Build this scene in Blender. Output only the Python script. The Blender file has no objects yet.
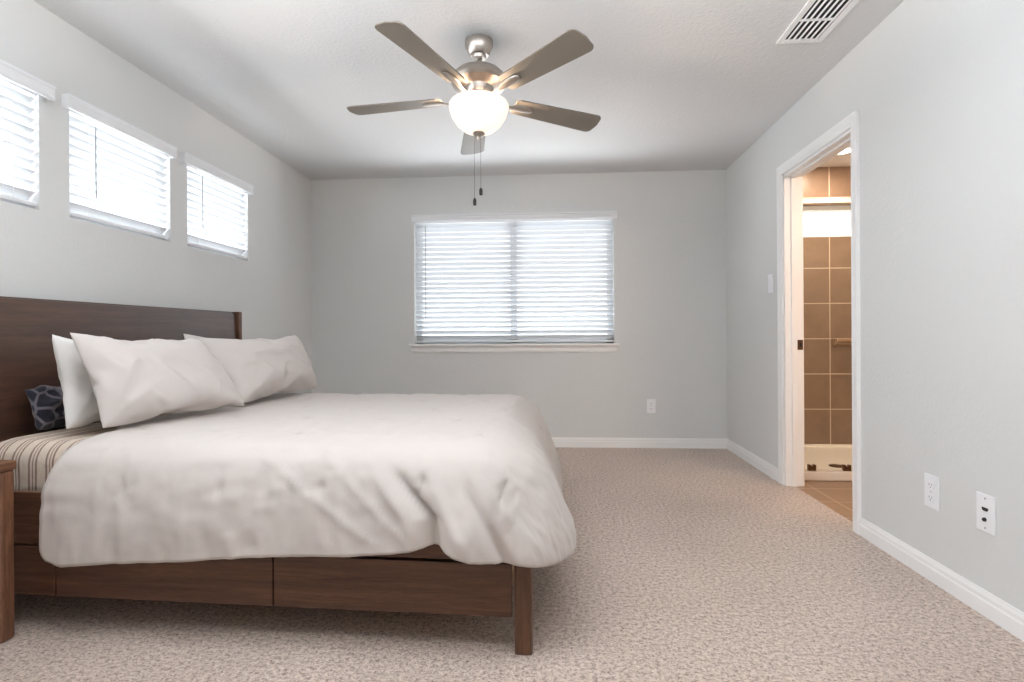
import bpy, bmesh, math, random
from mathutils import Vector, Matrix, noise
C = bpy.context.scene.collection
PI = math.pi
random.seed(4)

# ------------------------------------------------------------------ room measures (metres)
XL, XR, YB, H = -2.198, 1.531, 5.142, 2.44       # left wall, right wall, back wall, ceiling
YF = -1.60                                        # where the built part of the room ends behind the camera
WT = 0.115                                        # wall thickness
BATH_X = 3.05

# ------------------------------------------------------------------ camera
cam_d = bpy.data.cameras.new('camera')
cam = bpy.data.objects.new('camera', cam_d)
C.objects.link(cam)
FPX, YAW, ROLL = 574.07, 0.0687, -0.0056
R0 = Vector((math.cos(YAW), math.sin(YAW), 0)); FW = Vector((-math.sin(YAW), math.cos(YAW), 0)); U0 = Vector((0, 0, 1))
RT = math.cos(ROLL) * R0 + math.sin(ROLL) * U0
UP = math.cos(ROLL) * U0 - math.sin(ROLL) * R0
m = Matrix((RT, UP, -FW)).transposed().to_4x4()
m.translation = Vector((0, 0, 1.0002))
cam.matrix_world = m
cam_d.sensor_width = 36.0
cam_d.lens = FPX * 36.0 / 1024.0
cam_d.shift_y = -(341.0 - 335.34) / 1024.0
cam_d.clip_start = 0.05
bpy.context.scene.camera = cam

# ------------------------------------------------------------------ exposure, world, daylight
S = bpy.context.scene
S.view_settings.view_transform = 'Standard'
S.view_settings.look = 'None'
S.view_settings.exposure = 0.80
S.view_settings.gamma = 1.0
S.view_settings.use_curve_mapping = False
S.cycles.max_bounces = 10
S.cycles.diffuse_bounces = 6
S.cycles.transparent_max_bounces = 16
S.cycles.caustics_reflective = False
S.cycles.caustics_refractive = False
S.cycles.use_denoising = True

W = bpy.data.worlds.new('daylight_sky')
S.world = W
W.use_nodes = True
nt = W.node_tree
nt.nodes.clear()
out = nt.nodes.new('ShaderNodeOutputWorld')
bg = nt.nodes.new('ShaderNodeBackground')
tc = nt.nodes.new('ShaderNodeTexCoord')
sep = nt.nodes.new('ShaderNodeSeparateXYZ')
ramp = nt.nodes.new('ShaderNodeValToRGB')
mr = nt.nodes.new('ShaderNodeMapRange')
mr.inputs['From Min'].default_value = -0.25
mr.inputs['From Max'].default_value = 0.35
nt.links.new(tc.outputs['Generated'], sep.inputs[0])
nt.links.new(sep.outputs['Z'], mr.inputs['Value'])
nt.links.new(mr.outputs[0], ramp.inputs[0])
e = ramp.color_ramp.elements
e[0].position = 0.0; e[0].color = (0.30, 0.29, 0.28, 1)
e[1].position = 1.0; e[1].color = (0.90, 0.95, 1.0, 1)
k = e.new(0.36); k.color = (0.34, 0.34, 0.34, 1)
k = e.new(0.46); k.color = (0.92, 0.95, 1.0, 1)
nt.links.new(ramp.outputs[0], bg.inputs[0])
bg.inputs[1].default_value = 1.7
nt.links.new(bg.outputs[0], out.inputs[0])

def area(name, loc, rot, sx, sy, power, col):
    d = bpy.data.lights.new(name, 'AREA')
    d.shape = 'RECTANGLE'; d.size = sx; d.size_y = sy; d.energy = power; d.color = col
    o = bpy.data.objects.new(name, d); C.objects.link(o)
    o.location = loc; o.rotation_euler = rot
    return o
# daylight standing outside the row of windows and the big window
area('daylight_left', (XL - 0.9, 3.0, 1.66), (0, math.radians(-92), 0), 0.6, 3.2, 84, (0.90, 0.955, 1.0))
area('fill_left_rear', (XL - 0.42, 0.98, 1.88), (0, math.radians(-93), math.radians(38)), 0.7, 0.7, 22, (0.90, 0.955, 1.0))  # fill lamp added outside the extra, unseen window
area('daylight_back', (-0.34, YB + 1.1, 0.70), (math.radians(-120), 0, 0), 2.6, 1.0, 60, (0.90, 0.955, 1.0))
# added unseen uplight: overhead fill, like a flash bounced off the ceiling
area('fill_uplight', (-0.3, 1.18, 2.06), (PI, 0, 0), 2.6, 0.8, 46, (0.90, 0.95, 1.0))

# ------------------------------------------------------------------ material helpers
def mat(name):
    mm = bpy.data.materials.new(name); mm.use_nodes = True
    t = mm.node_tree
    b = t.nodes['Principled BSDF']
    return mm, t, b
def node(t, kind, **inp):
    n = t.nodes.new(kind)
    for k_, v in inp.items():
        n.inputs[k_.replace('_', ' ')].default_value = v
    return n
def coords(t, scale=(1, 1, 1), rot=(0, 0, 0), src='Object'):
    c = t.nodes.new('ShaderNodeTexCoord'); mp = t.nodes.new('ShaderNodeMapping')
    mp.inputs['Scale'].default_value = scale; mp.inputs['Rotation'].default_value = rot
    t.links.new(c.outputs[src], mp.inputs[0])
    return mp.outputs[0]
def bump(t, b, height, strength, dist):
    n = t.nodes.new('ShaderNodeBump'); n.inputs['Strength'].default_value = strength; n.inputs['Distance'].default_value = dist
    t.links.new(height, n.inputs['Height']); t.links.new(n.outputs[0], b.inputs['Normal'])
    return n
def mixcol(t, fac, a, b):
    n = t.nodes.new('ShaderNodeMix'); n.data_type = 'RGBA'
    for s_, v in ((6, a), (7, b)):
        if isinstance(v, tuple): n.inputs[s_].default_value = v
        else: t.links.new(v, n.inputs[s_])
    if isinstance(fac, float): n.inputs[0].default_value = fac
    else: t.links.new(fac, n.inputs[0])
    return n.outputs[2]
def srgb(r, g, b):
    f = lambda v: (v / 255 / 12.92) if v / 255 <= 0.04045 else ((v / 255 + 0.055) / 1.055) ** 2.4
    return (f(r), f(g), f(b), 1)

def plain(name, col, rough=0.5, metal=0.0, vary=0.03, scale=30, bmp=0.0, bd=0.001):
    mm, t, b = mat(name)
    v = coords(t)
    n = node(t, 'ShaderNodeTexNoise', Scale=scale, Detail=3.0)
    t.links.new(v, n.inputs['Vector'])
    lo = tuple(c * (1 - vary) for c in col[:3]) + (1,)
    hi = tuple(min(1, c * (1 + vary)) for c in col[:3]) + (1,)
    t.links.new(mixcol(t, n.outputs['Fac'], lo, hi), b.inputs['Base Color'])
    b.inputs['Roughness'].default_value = rough
    b.inputs['Metallic'].default_value = metal
    if bmp: bump(t, b, n.outputs['Fac'], bmp, bd)
    return mm

def plaster(name, col, rough_amt=0.4):
    mm, t, b = mat(name)
    v = coords(t)
    n = node(t, 'ShaderNodeTexNoise', Scale=55.0, Detail=4.0, Roughness=0.55)
    t.links.new(v, n.inputs['Vector'])
    b.inputs['Base Color'].default_value = col
    b.inputs['Roughness'].default_value = 0.85
    bump(t, b, n.outputs['Fac'], rough_amt, 0.004)
    return mm

def wood(name, dark, light, scale, rough=0.42, coat=0.0):
    """long straight grain with cathedral figure; scale stretches it along the board"""
    mm, t, b = mat(name)
    v = coords(t, scale)
    n1 = node(t, 'ShaderNodeTexNoise', Scale=1.0, Detail=6.0, Roughness=0.62, Distortion=0.6)
    t.links.new(v, n1.inputs['Vector'])
    w = node(t, 'ShaderNodeTexNoise', Scale=7.0, Detail=4.0, Roughness=0.7)
    t.links.new(v, w.inputs['Vector'])
    r = t.nodes.new('ShaderNodeValToRGB')
    r.color_ramp.elements[0].position = 0.34; r.color_ramp.elements[0].color = dark
    r.color_ramp.elements[1].position = 0.68; r.color_ramp.elements[1].color = light
    t.links.new(n1.outputs['Fac'], r.inputs[0])
    r2 = t.nodes.new('ShaderNodeValToRGB')
    r2.color_ramp.elements[0].position = 0.38; r2.color_ramp.elements[0].color = (0.55, 0.55, 0.55, 1)
    r2.color_ramp.elements[1].position = 0.55; r2.color_ramp.elements[1].color = (1, 1, 1, 1)
    t.links.new(w.outputs['Fac'], r2.inputs[0])
    mu = t.nodes.new('ShaderNodeMix'); mu.data_type = 'RGBA'; mu.blend_type = 'MULTIPLY'; mu.inputs[0].default_value = 0.7
    t.links.new(r.outputs[0], mu.inputs[6]); t.links.new(r2.outputs[0], mu.inputs[7])
    t.links.new(mu.outputs[2], b.inputs['Base Color'])
    b.inputs['Roughness'].default_value = rough
    b.inputs['Coat Weight'].default_value = coat; b.inputs['Coat Roughness'].default_value = 0.42
    bump(t, b, w.outputs['Fac'], 0.15, 0.001)
    return mm

def cloth(name, col, weave=900, rough=0.9, vary=0.04):
    mm, t, b = mat(name)
    v = coords(t)
    n = node(t, 'ShaderNodeTexNoise', Scale=float(weave) * 0.25, Detail=2.0)
    t.links.new(v, n.inputs['Vector'])
    n2 = node(t, 'ShaderNodeTexNoise', Scale=9.0, Detail=5.0, Roughness=0.6, Distortion=0.8)
    t.links.new(v, n2.inputs['Vector'])
    lo = tuple(c * (1 - vary) for c in col[:3]) + (1,)
    t.links.new(mixcol(t, n.outputs['Fac'], lo, col), b.inputs['Base Color'])
    b.inputs['Roughness'].default_value = rough
    b.inputs['Sheen Weight'].default_value = 0.15
    ad = t.nodes.new('ShaderNodeMath'); ad.operation = 'MULTIPLY_ADD'; ad.inputs[1].default_value = 0.04
    t.links.new(n.outputs['Fac'], ad.inputs[0]); t.links.new(n2.outputs['Fac'], ad.inputs[2])
    bump(t, b, ad.outputs[0], 0.25, 0.006)
    return mm

def translucent(name, col, fac=0.4):
    mm = bpy.data.materials.new(name); mm.use_nodes = True
    t = mm.node_tree; b = t.nodes['Principled BSDF']
    b.inputs['Base Color'].default_value = col; b.inputs['Roughness'].default_value = 0.4
    tr = t.nodes.new('ShaderNodeBsdfTranslucent'); tr.inputs[0].default_value = col
    mx = t.nodes.new('ShaderNodeMixShader'); mx.inputs[0].default_value = fac
    t.links.new(b.outputs[0], mx.inputs[1]); t.links.new(tr.outputs[0], mx.inputs[2])
    t.links.new(mx.outputs[0], t.nodes['Material Output'].inputs[0])
    return mm

def glass(name, gl=0.06, tint=(1, 1, 1, 1)):
    mm = bpy.data.materials.new(name); mm.use_nodes = True
    t = mm.node_tree; t.nodes.remove(t.nodes['Principled BSDF'])
    a = t.nodes.new('ShaderNodeBsdfTransparent'); a.inputs[0].default_value = tint
    g = t.nodes.new('ShaderNodeBsdfGlossy'); g.inputs['Roughness'].default_value = 0.03
    f = t.nodes.new('ShaderNodeLayerWeight'); f.inputs[0].default_value = gl
    mx = t.nodes.new('ShaderNodeMixShader')
    t.links.new(f.outputs['Fresnel'], mx.inputs[0])
    t.links.new(a.outputs[0], mx.inputs[1]); t.links.new(g.outputs[0], mx.inputs[2])
    t.links.new(mx.outputs[0], t.nodes['Material Output'].inputs[0])
    return mm

def glow(name, col, strength, thin=0.0):
    mm, t, b = mat(name)
    lw = t.nodes.new('ShaderNodeLayerWeight'); lw.inputs[0].default_value = 0.35
    n = node(t, 'ShaderNodeTexNoise', Scale=14.0, Detail=3.0, Distortion=1.0)
    t.links.new(coords(t), n.inputs['Vector'])
    t.links.new(mixcol(t, n.outputs['Fac'], tuple(c * 0.92 for c in col[:3]) + (1,), col), b.inputs['Emission Color'])
    b.inputs['Base Color'].default_value = (0.90, 0.84, 0.79, 1)
    b.inputs['Emission Strength'].default_value = strength
    b.inputs['Roughness'].default_value = 0.3
    if thin:
        tr = t.nodes.new('ShaderNodeBsdfTranslucent'); tr.inputs[0].default_value = (0.95, 0.88, 0.78, 1)
        ts = t.nodes.new('ShaderNodeBsdfTransparent'); ts.inputs[0].default_value = (0.95, 0.90, 0.82, 1)
        m1 = t.nodes.new('ShaderNodeMixShader'); m1.inputs[0].default_value = 0.45
        m2 = t.nodes.new('ShaderNodeMixShader'); m2.inputs[0].default_value = thin
        t.links.new(tr.outputs[0], m1.inputs[1]); t.links.new(ts.outputs[0], m1.inputs[2])
        t.links.new(b.outputs[0], m2.inputs[1]); t.links.new(m1.outputs[0], m2.inputs[2])
        t.links.new(m2.outputs[0], t.nodes['Material Output'].inputs[0])
    return mm

def carpet_mat():
    mm, t, b = mat('carpet_pile')
    v = coords(t)
    n1 = node(t, 'ShaderNodeTexNoise', Scale=62.0, Detail=3.0, Roughness=0.75)
    n2 = node(t, 'ShaderNodeTexNoise', Scale=2.2, Detail=4.0, Roughness=0.6)
    vo = node(t, 'ShaderNodeTexVoronoi', Scale=120.0, Randomness=1.0)
    n3 = node(t, 'ShaderNodeTexNoise', Scale=38.0, Detail=4.0, Roughness=0.75)
    for n in (n1, n2, vo, n3): t.links.new(v, n.inputs['Vector'])
    r = t.nodes.new('ShaderNodeValToRGB')
    el = r.color_ramp.elements
    el[0].position = 0.36; el[0].color = srgb(108, 88, 77)
    el[1].position = 0.64; el[1].color = srgb(236, 220, 207)
    q = el.new(0.50); q.color = srgb(203, 183, 169)
    n4 = node(t, 'ShaderNodeTexNoise', Scale=150.0, Detail=2.0, Roughness=0.8)
    t.links.new(v, n4.inputs['Vector'])
    av_ = t.nodes.new('ShaderNodeMath'); av_.operation = 'MULTIPLY_ADD'; av_.inputs[1].default_value = 0.55
    sc_ = t.nodes.new('ShaderNodeMath'); sc_.operation = 'MULTIPLY'; sc_.inputs[1].default_value = 0.45
    t.links.new(n4.outputs['Fac'], sc_.inputs[0]); t.links.new(n1.outputs['Fac'], av_.inputs[0]); t.links.new(sc_.outputs[0], av_.inputs[2])
    t.links.new(av_.outputs[0], r.inputs[0])
    big = mixcol(t, n2.outputs['Fac'], (0.86, 0.85, 0.84, 1), (1.10, 1.10, 1.10, 1))
    mu = t.nodes.new('ShaderNodeMix'); mu.data_type = 'RGBA'; mu.blend_type = 'MULTIPLY'; mu.inputs[0].default_value = 1.0
    t.links.new(r.outputs[0], mu.inputs[6]); t.links.new(big, mu.inputs[7])
    t.links.new(mu.outputs[2], b.inputs['Base Color'])
    b.inputs['Roughness'].default_value = 1.0
    b.inputs['Sheen Weight'].default_value = 0.2
    ad = t.nodes.new('ShaderNodeMath'); ad.operation = 'MULTIPLY_ADD'; ad.inputs[1].default_value = 0.6
    t.links.new(n1.outputs['Fac'], ad.inputs[0]); t.links.new(n3.outputs['Fac'], ad.inputs[2])
    bump(t, b, ad.outputs[0], 0.75, 0.014)
    return mm

def tile_mat(name, lo, hi, grout, size, off=(0, 0, 0), rough=0.35, rot=(0, 0, 0)):
    mm, t, b = mat(name)
    c = t.nodes.new('ShaderNodeTexCoord'); mp = t.nodes.new('ShaderNodeMapping')
    mp.inputs['Location'].default_value = off; mp.inputs['Rotation'].default_value = rot
    t.links.new(c.outputs['Object'], mp.inputs[0])
    br = t.nodes.new('ShaderNodeTexBrick')
    br.offset = 0.0; br.squash = 1.0
    br.inputs['Color1'].default_value = (0, 0, 0, 1); br.inputs['Color2'].default_value = (1, 1, 1, 1)
    br.inputs['Scale'].default_value = 1.0; br.inputs['Mortar Size'].default_value = 0.0042
    br.inputs['Mortar Smooth'].default_value = 0.1
    br.inputs['Brick Width'].default_value = size[0]; br.inputs['Row Height'].default_value = size[1]
    t.links.new(mp.outputs[0], br.inputs['Vector'])
    n = node(t, 'ShaderNodeTexNoise', Scale=7.0, Detail=6.0, Roughness=0.65)
    t.links.new(c.outputs['Object'], n.inputs['Vector'])
    body = mixcol(t, n.outputs['Fac'], lo, hi)
    t.links.new(mixcol(t, br.outputs['Fac'], body, grout), b.inputs['Base Color'])
    b.inputs['Roughness'].default_value = rough
    iv = t.nodes.new('ShaderNodeMath'); iv.operation = 'SUBTRACT'; iv.inputs[0].default_value = 1.0
    t.links.new(br.outputs['Fac'], iv.inputs[1])
    bump(t, b, iv.outputs[0], 0.3, 0.002)
    return mm

def sheet_mat():
    mm, t, b = mat('striped_sheet')
    c = t.nodes.new('ShaderNodeTexCoord')
    n = node(t, 'ShaderNodeTexNoise', Scale=6.0, Detail=4.0)
    t.links.new(c.outputs['Object'], n.inputs['Vector'])
    sx = t.nodes.new('ShaderNodeSeparateXYZ'); t.links.new(c.outputs['Object'], sx.inputs[0])
    ad = t.nodes.new('ShaderNodeMath'); ad.operation = 'MULTIPLY_ADD'; ad.inputs[1].default_value = 0.018
    t.links.new(n.outputs['Fac'], ad.inputs[0]); t.links.new(sx.outputs['X'], ad.inputs[2])
    def stripes(freq, lo, hi, ph=0.0):
        mu = t.nodes.new('ShaderNodeMath'); mu.operation = 'MULTIPLY_ADD'; mu.inputs[1].default_value = freq; mu.inputs[2].default_value = ph
        t.links.new(ad.outputs[0], mu.inputs[0])
        fr = t.nodes.new('ShaderNodeMath'); fr.operation = 'FRACT'; t.links.new(mu.outputs[0], fr.inputs[0])
        rr = t.nodes.new('ShaderNodeValToRGB'); rr.color_ramp.interpolation = 'CONSTANT'
        rr.color_ramp.elements[0].color = (0, 0, 0, 1); rr.color_ramp.elements[1].position = lo; rr.color_ramp.elements[1].color = (1, 1, 1, 1)
        q = rr.color_ramp.elements.new(hi); q.color = (0, 0, 0, 1)
        t.links.new(fr.outputs[0], rr.inputs[0]); return rr.outputs[0]
    a1 = stripes(15.0, 0.15, 0.26); a2 = stripes(15.0, 0.38, 0.44); a3 = stripes(15.0, 0.55, 0.66)
    mx = t.nodes.new('ShaderNodeMath'); mx.operation = 'MAXIMUM'; t.links.new(a1, mx.inputs[0]); t.links.new(a2, mx.inputs[1])
    mx2 = t.nodes.new('ShaderNodeMath'); mx2.operation = 'MAXIMUM'; t.links.new(mx.outputs[0], mx2.inputs[0]); t.links.new(a3, mx2.inputs[1])
    t.links.new(mixcol(t, mx2.outputs[0], srgb(212, 196, 180), srgb(146, 122, 108)), b.inputs['Base Color'])
    b.inputs['Roughness'].default_value = 0.9
    n2 = node(t, 'ShaderNodeTexNoise', Scale=14.0, Detail=4.0, Distortion=1.2)
    t.links.new(c.outputs['Object'], n2.inputs['Vector'])
    bump(t, b, n2.outputs['Fac'], 0.5, 0.015)
    return mm

def lattice_mat():
    mm, t, b = mat('navy_lattice_fabric')
    v = coords(t)
    vo = node(t, 'ShaderNodeTexVoronoi', Scale=17.0, Randomness=0.75); vo.feature = 'DISTANCE_TO_EDGE'
    t.links.new(v, vo.inputs['Vector'])
    r = t.nodes.new('ShaderNodeValToRGB')
    r.color_ramp.elements[0].position = 0.05; r.color_ramp.elements[0].color = srgb(112, 107, 116)
    r.color_ramp.elements[1].position = 0.11; r.color_ramp.elements[1].color = srgb(34, 33, 46)
    t.links.new(vo.outputs['Distance'], r.inputs[0])
    t.links.new(r.outputs[0], b.inputs['Base Color'])
    b.inputs['Roughness'].default_value = 0.9; b.inputs['Sheen Weight'].default_value = 0.4
    return mm

M = dict(
    wall=plaster('wall_paint', srgb(223, 223.5, 222.5)),
    ceiling=plaster('ceiling_paint', srgb(222, 222, 222), 0.8),
    trim=plain('white_trim_paint', srgb(248, 247, 246), 0.35, vary=0.01),
    carpet=carpet_mat(),
    vinyl=plain('white_vinyl', srgb(225, 230, 235), 0.4, vary=0.01),
    slat=translucent('white_blind_slat', (0.80, 0.82, 0.84, 1), 0.05),
    valance=plain('white_valance', srgb(240, 241, 243), 0.45, vary=0.01),
    wand=plain('grey_blind_wand', srgb(150, 152, 156), 0.35, vary=0.02),
    pane=glass('window_glass', 0.04),
    shower_glass=glass('shower_glass', 0.06, (0.97, 0.99, 0.985, 1)),
    bedwood=wood('dark_walnut', srgb(80, 52, 36), srgb(114, 77, 55), (2.2, 42, 42), 0.45),
    headwood=wood('dark_walnut_headboard', srgb(68, 45, 35), srgb(98, 67, 52), (40, 1.8, 36), 0.42, 0.9),
    legwood=wood('dark_walnut_leg', srgb(84, 55, 38), srgb(116, 79, 57), (40, 40, 2.2), 0.45),
    nightwood=wood('nightstand_walnut', srgb(112, 76, 56), srgb(156, 110, 84), (24, 24, 2.0), 0.4),
    nighttop=wood('nightstand_top_walnut', srgb(112, 76, 56), srgb(160, 114, 88), (20, 2.0, 20), 0.4),
    slatwood=wood('pine_slats', srgb(150, 120, 90), srgb(190, 158, 122), (20, 1.5, 20), 0.6),
    sheet=sheet_mat(),
    comforter=cloth('oatmeal_comforter', srgb(203, 194, 188)),
    sham=cloth('oatmeal_pillow_cover', srgb(207, 199, 194)),
    white_case=cloth('white_pillowcase', srgb(226, 223, 219)),
    thread=plain('stitch_thread', srgb(150, 138, 132), 0.9),
    lattice=lattice_mat(),
    nickel=plain('brushed_nickel', srgb(178, 170, 162), 0.32, 1.0, 0.05, 60),
    blade=plain('grey_blade', srgb(126, 117, 106), 0.42, vary=0.05, scale=20),
    bowl=glow('lit_frosted_glass', (1.0, 0.86, 0.76, 1), 0.30, 0.06),
    chain=plain('chain_metal', srgb(120, 112, 106), 0.35, 1.0),
    fob=plain('dark_fob', srgb(40, 34, 32), 0.5),
    vent=plain('white_enamel', srgb(246, 246, 246), 0.4, vary=0.01),
    dark=plain('dark_duct', srgb(38, 40, 44), 0.8),
    plate=plain('white_plastic', srgb(248, 248, 251), 0.3, vary=0.005),
    slot=plain('dark_slot', srgb(135, 133, 135), 0.6),
    port=plain('black_port', srgb(22, 22, 24), 0.5),
    bath_wall=plain('bath_paint', srgb(222, 206, 190), 0.8),
    tile=tile_mat('shower_tile', srgb(120, 98, 82), srgb(152, 128, 110), srgb(204, 184, 166), (0.3048, 0.3048), (0.0384, 0.2628, 0), 0.3, (-PI / 2, 0, 0)),
    floor_tile=tile_mat('bath_floor_tile', srgb(146, 118, 94), srgb(178, 148, 122), srgb(205, 182, 160), (0.45, 0.30), (0.11, 0.06, 0), 0.35),
    pan=plain('white_acrylic', srgb(240, 232, 224), 0.25, vary=0.005),
    bronze=plain('bronze_fitting', srgb(110, 82, 62), 0.35, 0.9),
    lamp=glow('downlight_lens', (1.0, 0.86, 0.68, 1), 9.0),
    exterior=plain('roof_shingle', srgb(120, 116, 114), 0.9, vary=0.2, scale=8),
)

# ------------------------------------------------------------------ object helpers
def link(name, bm, material, parent=None, smooth=False, loc=None, rotz=0.0):
    bmesh.ops.recalc_face_normals(bm, faces=bm.faces[:])
    me = bpy.data.meshes.new(name); bm.to_mesh(me); bm.free()
    me.materials.append(material)
    if smooth:
        for p in me.polygons: p.use_smooth = True
    o = bpy.data.objects.new(name, me); C.objects.link(o)
    if loc: o.location = loc
    if rotz: o.rotation_euler = (0, 0, rotz)
    if parent: o.parent = parent
    return o
def bevel(o, w=0.004, seg=2):
    b = o.modifiers.new('bevel', 'BEVEL'); b.width = w; b.segments = seg; b.limit_method = 'ANGLE'; b.angle_limit = math.radians(40)
    return o
def empty(name, loc=(0, 0, 0), rotz=0.0):
    o = bpy.data.objects.new(name, None); C.objects.link(o)
    o.location = loc; o.rotation_euler = (0, 0, rotz); o.empty_display_size = 0.1
    return o
def tag(o, label, cat, group=None):
    o['label'] = label; o['category'] = cat
    if group: o['group'] = group
    return o
def struct(o):
    o['kind'] = 'structure'; return o
def box(bm, x0, x1, y0, y1, z0, z1, mtx=None):
    vs = [bm.verts.new((x, y, z)) for z in (z0, z1) for x, y in ((x0, y0), (x1, y0), (x1, y1), (x0, y1))]
    for f in ((0, 3, 2, 1), (4, 5, 6, 7), (0, 1, 5, 4), (1, 2, 6, 5), (2, 3, 7, 6), (3, 0, 4, 7)):
        bm.faces.new([vs[i] for i in f])
    if mtx:
        for v in vs: v.co = mtx @ v.co
    return vs
def boxo(name, x0, x1, y0, y1, z0, z1, material, parent=None, bv=0.0, seg=2):
    bm = bmesh.new(); box(bm, x0, x1, y0, y1, z0, z1)
    o = link(name, bm, material, parent)
    if bv: bevel(o, bv, seg)
    return o
def lathe(bm, prof, n=40, cx=0.0, cy=0.0, cap=True):
    rings = []
    for r, z in prof:
        rings.append([bm.verts.new((cx + r * math.cos(2 * PI * i / n), cy + r * math.sin(2 * PI * i / n), z)) for i in range(n)])
    for a, b in zip(rings, rings[1:]):
        for i in range(n):
            bm.faces.new((a[i], a[(i + 1) % n], b[(i + 1) % n], b[i]))
    if cap:
        bm.faces.new(rings[0]); bm.faces.new(rings[-1])
def tube(bm, pts, r, n=8):
    rings = []
    for i, p in enumerate(pts):
        p = Vector(p)
        d = (Vector(pts[min(i + 1, len(pts) - 1)]) - Vector(pts[max(i - 1, 0)])).normalized()
        a = d.orthogonal().normalized(); b = d.cross(a)
        rr = r[i] if isinstance(r, (list, tuple)) else r
        rings.append([bm.verts.new(p + rr * (math.cos(2 * PI * k / n) * a + math.sin(2 * PI * k / n) * b)) for k in range(n)])
    for a, b in zip(rings, rings[1:]):
        for i in range(n):
            bm.faces.new((a[i], a[(i + 1) % n], b[(i + 1) % n], b[i]))
    bm.faces.new(rings[0]); bm.faces.new(rings[-1])
def prism(bm, prof, a0, a1, place):
    """sweep a closed 2D profile from a0 to a1; place(u, v, a) gives the 3D point"""
    A = [bm.verts.new(place(u, v, a0)) for u, v in prof]
    B = [bm.verts.new(place(u, v, a1)) for u, v in prof]
    n = len(prof)
    for i in range(n):
        bm.faces.new((A[i], A[(i + 1) % n], B[(i + 1) % n], B[i]))
    bm.faces.new(A); bm.faces.new(B)

# ------------------------------------------------------------------ walls
def wall(name, along, a0, a1, z0, z1, front, back, holes, material):
    """a wall slab with openings; along 'x' or 'y'; holes = [(a0, a1, z0, z1)]"""
    As = sorted({a0, a1, *[h[i] for h in holes for i in (0, 1)]})
    Zs = sorted({z0, z1, *[h[i] for h in holes for i in (2, 3)]})
    P = (lambda a, d, z: (a, d, z)) if along == 'x' else (lambda a, d, z: (d, a, z))
    solid = {}
    for i in range(len(As) - 1):
        for j in range(len(Zs) - 1):
            ca, cz = (As[i] + As[i + 1]) / 2, (Zs[j] + Zs[j + 1]) / 2
            solid[i, j] = not any(h[0] < ca < h[1] and h[2] < cz < h[3] for h in holes)
    bm = bmesh.new(); vd = {}
    def V(a, d, z):
        k_ = (round(a, 5), round(d, 5), round(z, 5))
        if k_ not in vd: vd[k_] = bm.verts.new(P(a, d, z))
        return vd[k_]
    for (i, j), s in solid.items():
        if not s: continue
        l, r, b, t = As[i], As[i + 1], Zs[j], Zs[j + 1]
        for d in (front, back):
            bm.faces.new((V(l, d, b), V(r, d, b), V(r, d, t), V(l, d, t)))
        for (di, dj, q) in ((-1, 0, ((l, b), (l, t))), (1, 0, ((r, b), (r, t))), (0, -1, ((l, b), (r, b))), (0, 1, ((l, t), (r, t)))):
            if not solid.get((i + di, j + dj), False):
                (p, pz), (u, uz) = q
                bm.faces.new((V(p, front, pz), V(u, front, uz), V(u, back, uz), V(p, back, pz)))
    return struct(link(name, bm, material))

LEFT_WIN = [(1.630, 2.328), (2.484, 3.180), (3.336, 4.032)]
FILL_WIN = [(0.776, 1.474)]      # unseen extra opening, added to let side fill light in
LZ0, LZ1 = 1.552, 2.062
BW = (-1.240, 0.556, 0.926, 2.045)
DOOR = (3.030, 3.900, 0.0, 2.045)
BWIN = (2.165, 2.640, 1.835, 2.115)
wall('wall_left', 'y', YF, YB + WT, 0, H, XL, XL - 0.14, [(a, b, LZ0, LZ1) for a, b in LEFT_WIN + FILL_WIN], M['wall'])
wall('wall_front', 'x', XL - 0.14, XR + WT, 0, H, YF, YF - 0.14, [], M['wall'])
wall('wall_back', 'x', XL, XR + WT, 0, H, YB, YB + 0.14, [BW], M['wall'])
wall('wall_right', 'y', YF, YB, 0, H, XR, XR + WT, [DOOR], M['wall'])
struct(boxo('floor', XL, XR + 0.055, YF, YB, -0.03, 0.0, M['carpet']))
struct(boxo('ceiling', XL - 0.14, BATH_X + 0.1, YF, YB + 0.14, H, H + 0.06, M['ceiling']))

def baseboard(name, place, a0, a1):
    prof = [(0, 0), (0.014, 0), (0.014, 0.052), (0.0105, 0.057), (0.0105, 0.071), (0.0065, 0.080), (0.005, 0.087), (0, 0.087)]
    bm = bmesh.new(); prism(bm, prof, a0, a1, place)
    return struct(link(name, bm, M['trim']))
baseboard('baseboard_back', lambda u, v, a: (a, YB - u, v), XL, XR)
baseboard('baseboard_left', lambda u, v, a: (XL + u, a, v), YF, YB)
baseboard('baseboard_right', lambda u, v, a: (XR - u, a, v), YF, DOOR[0] - 0.066)
baseboard('baseboard_corner', lambda u, v, a: (XR - u, a, v), DOOR[1] + 0.066, YB)

# door opening trim: casing and jamb
def casing_bm(side, x_wall):
    bm = bmesh.new()
    prof = [(0.004, 0), (0.004, 0.010), (0.012, 0.015), (0.030, 0.013), (0.052, 0.019), (0.064, 0.019), (0.066, 0.016), (0.066, 0)]
    a0, a1, zt = DOOR[0], DOOR[1], DOOR[3]
    loops = []
    # path: up the near side, across the head, down the far side (mitred)
    for (ay, az, oy, oz) in ((a0, 0, -1, 0), (a0, zt, -1, 1), (a1, zt, 1, 1), (a1, 0, 1, 0)):
        loops.append([bm.verts.new((x_wall - side * d, ay + oy * u, az + oz * u)) for u, d in prof])
    n = len(prof)
    for A, B in zip(loops, loops[1:]):
        for i in range(n - 1):
            bm.faces.new((A[i], A[i + 1], B[i + 1], B[i]))
        bm.faces.new((A[-1], A[0], B[0], B[-1]))
    bm.faces.new(loops[0]); bm.faces.new(loops[-1])
    return bm
struct(link('trim_1', casing_bm(1, XR), M['trim']))
struct(link('trim_2', casing_bm(-1, XR + WT), M['trim']))
bm = bmesh.new()
a0, a1, zt = DOOR[0], DOOR[1], DOOR[3]
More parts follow.
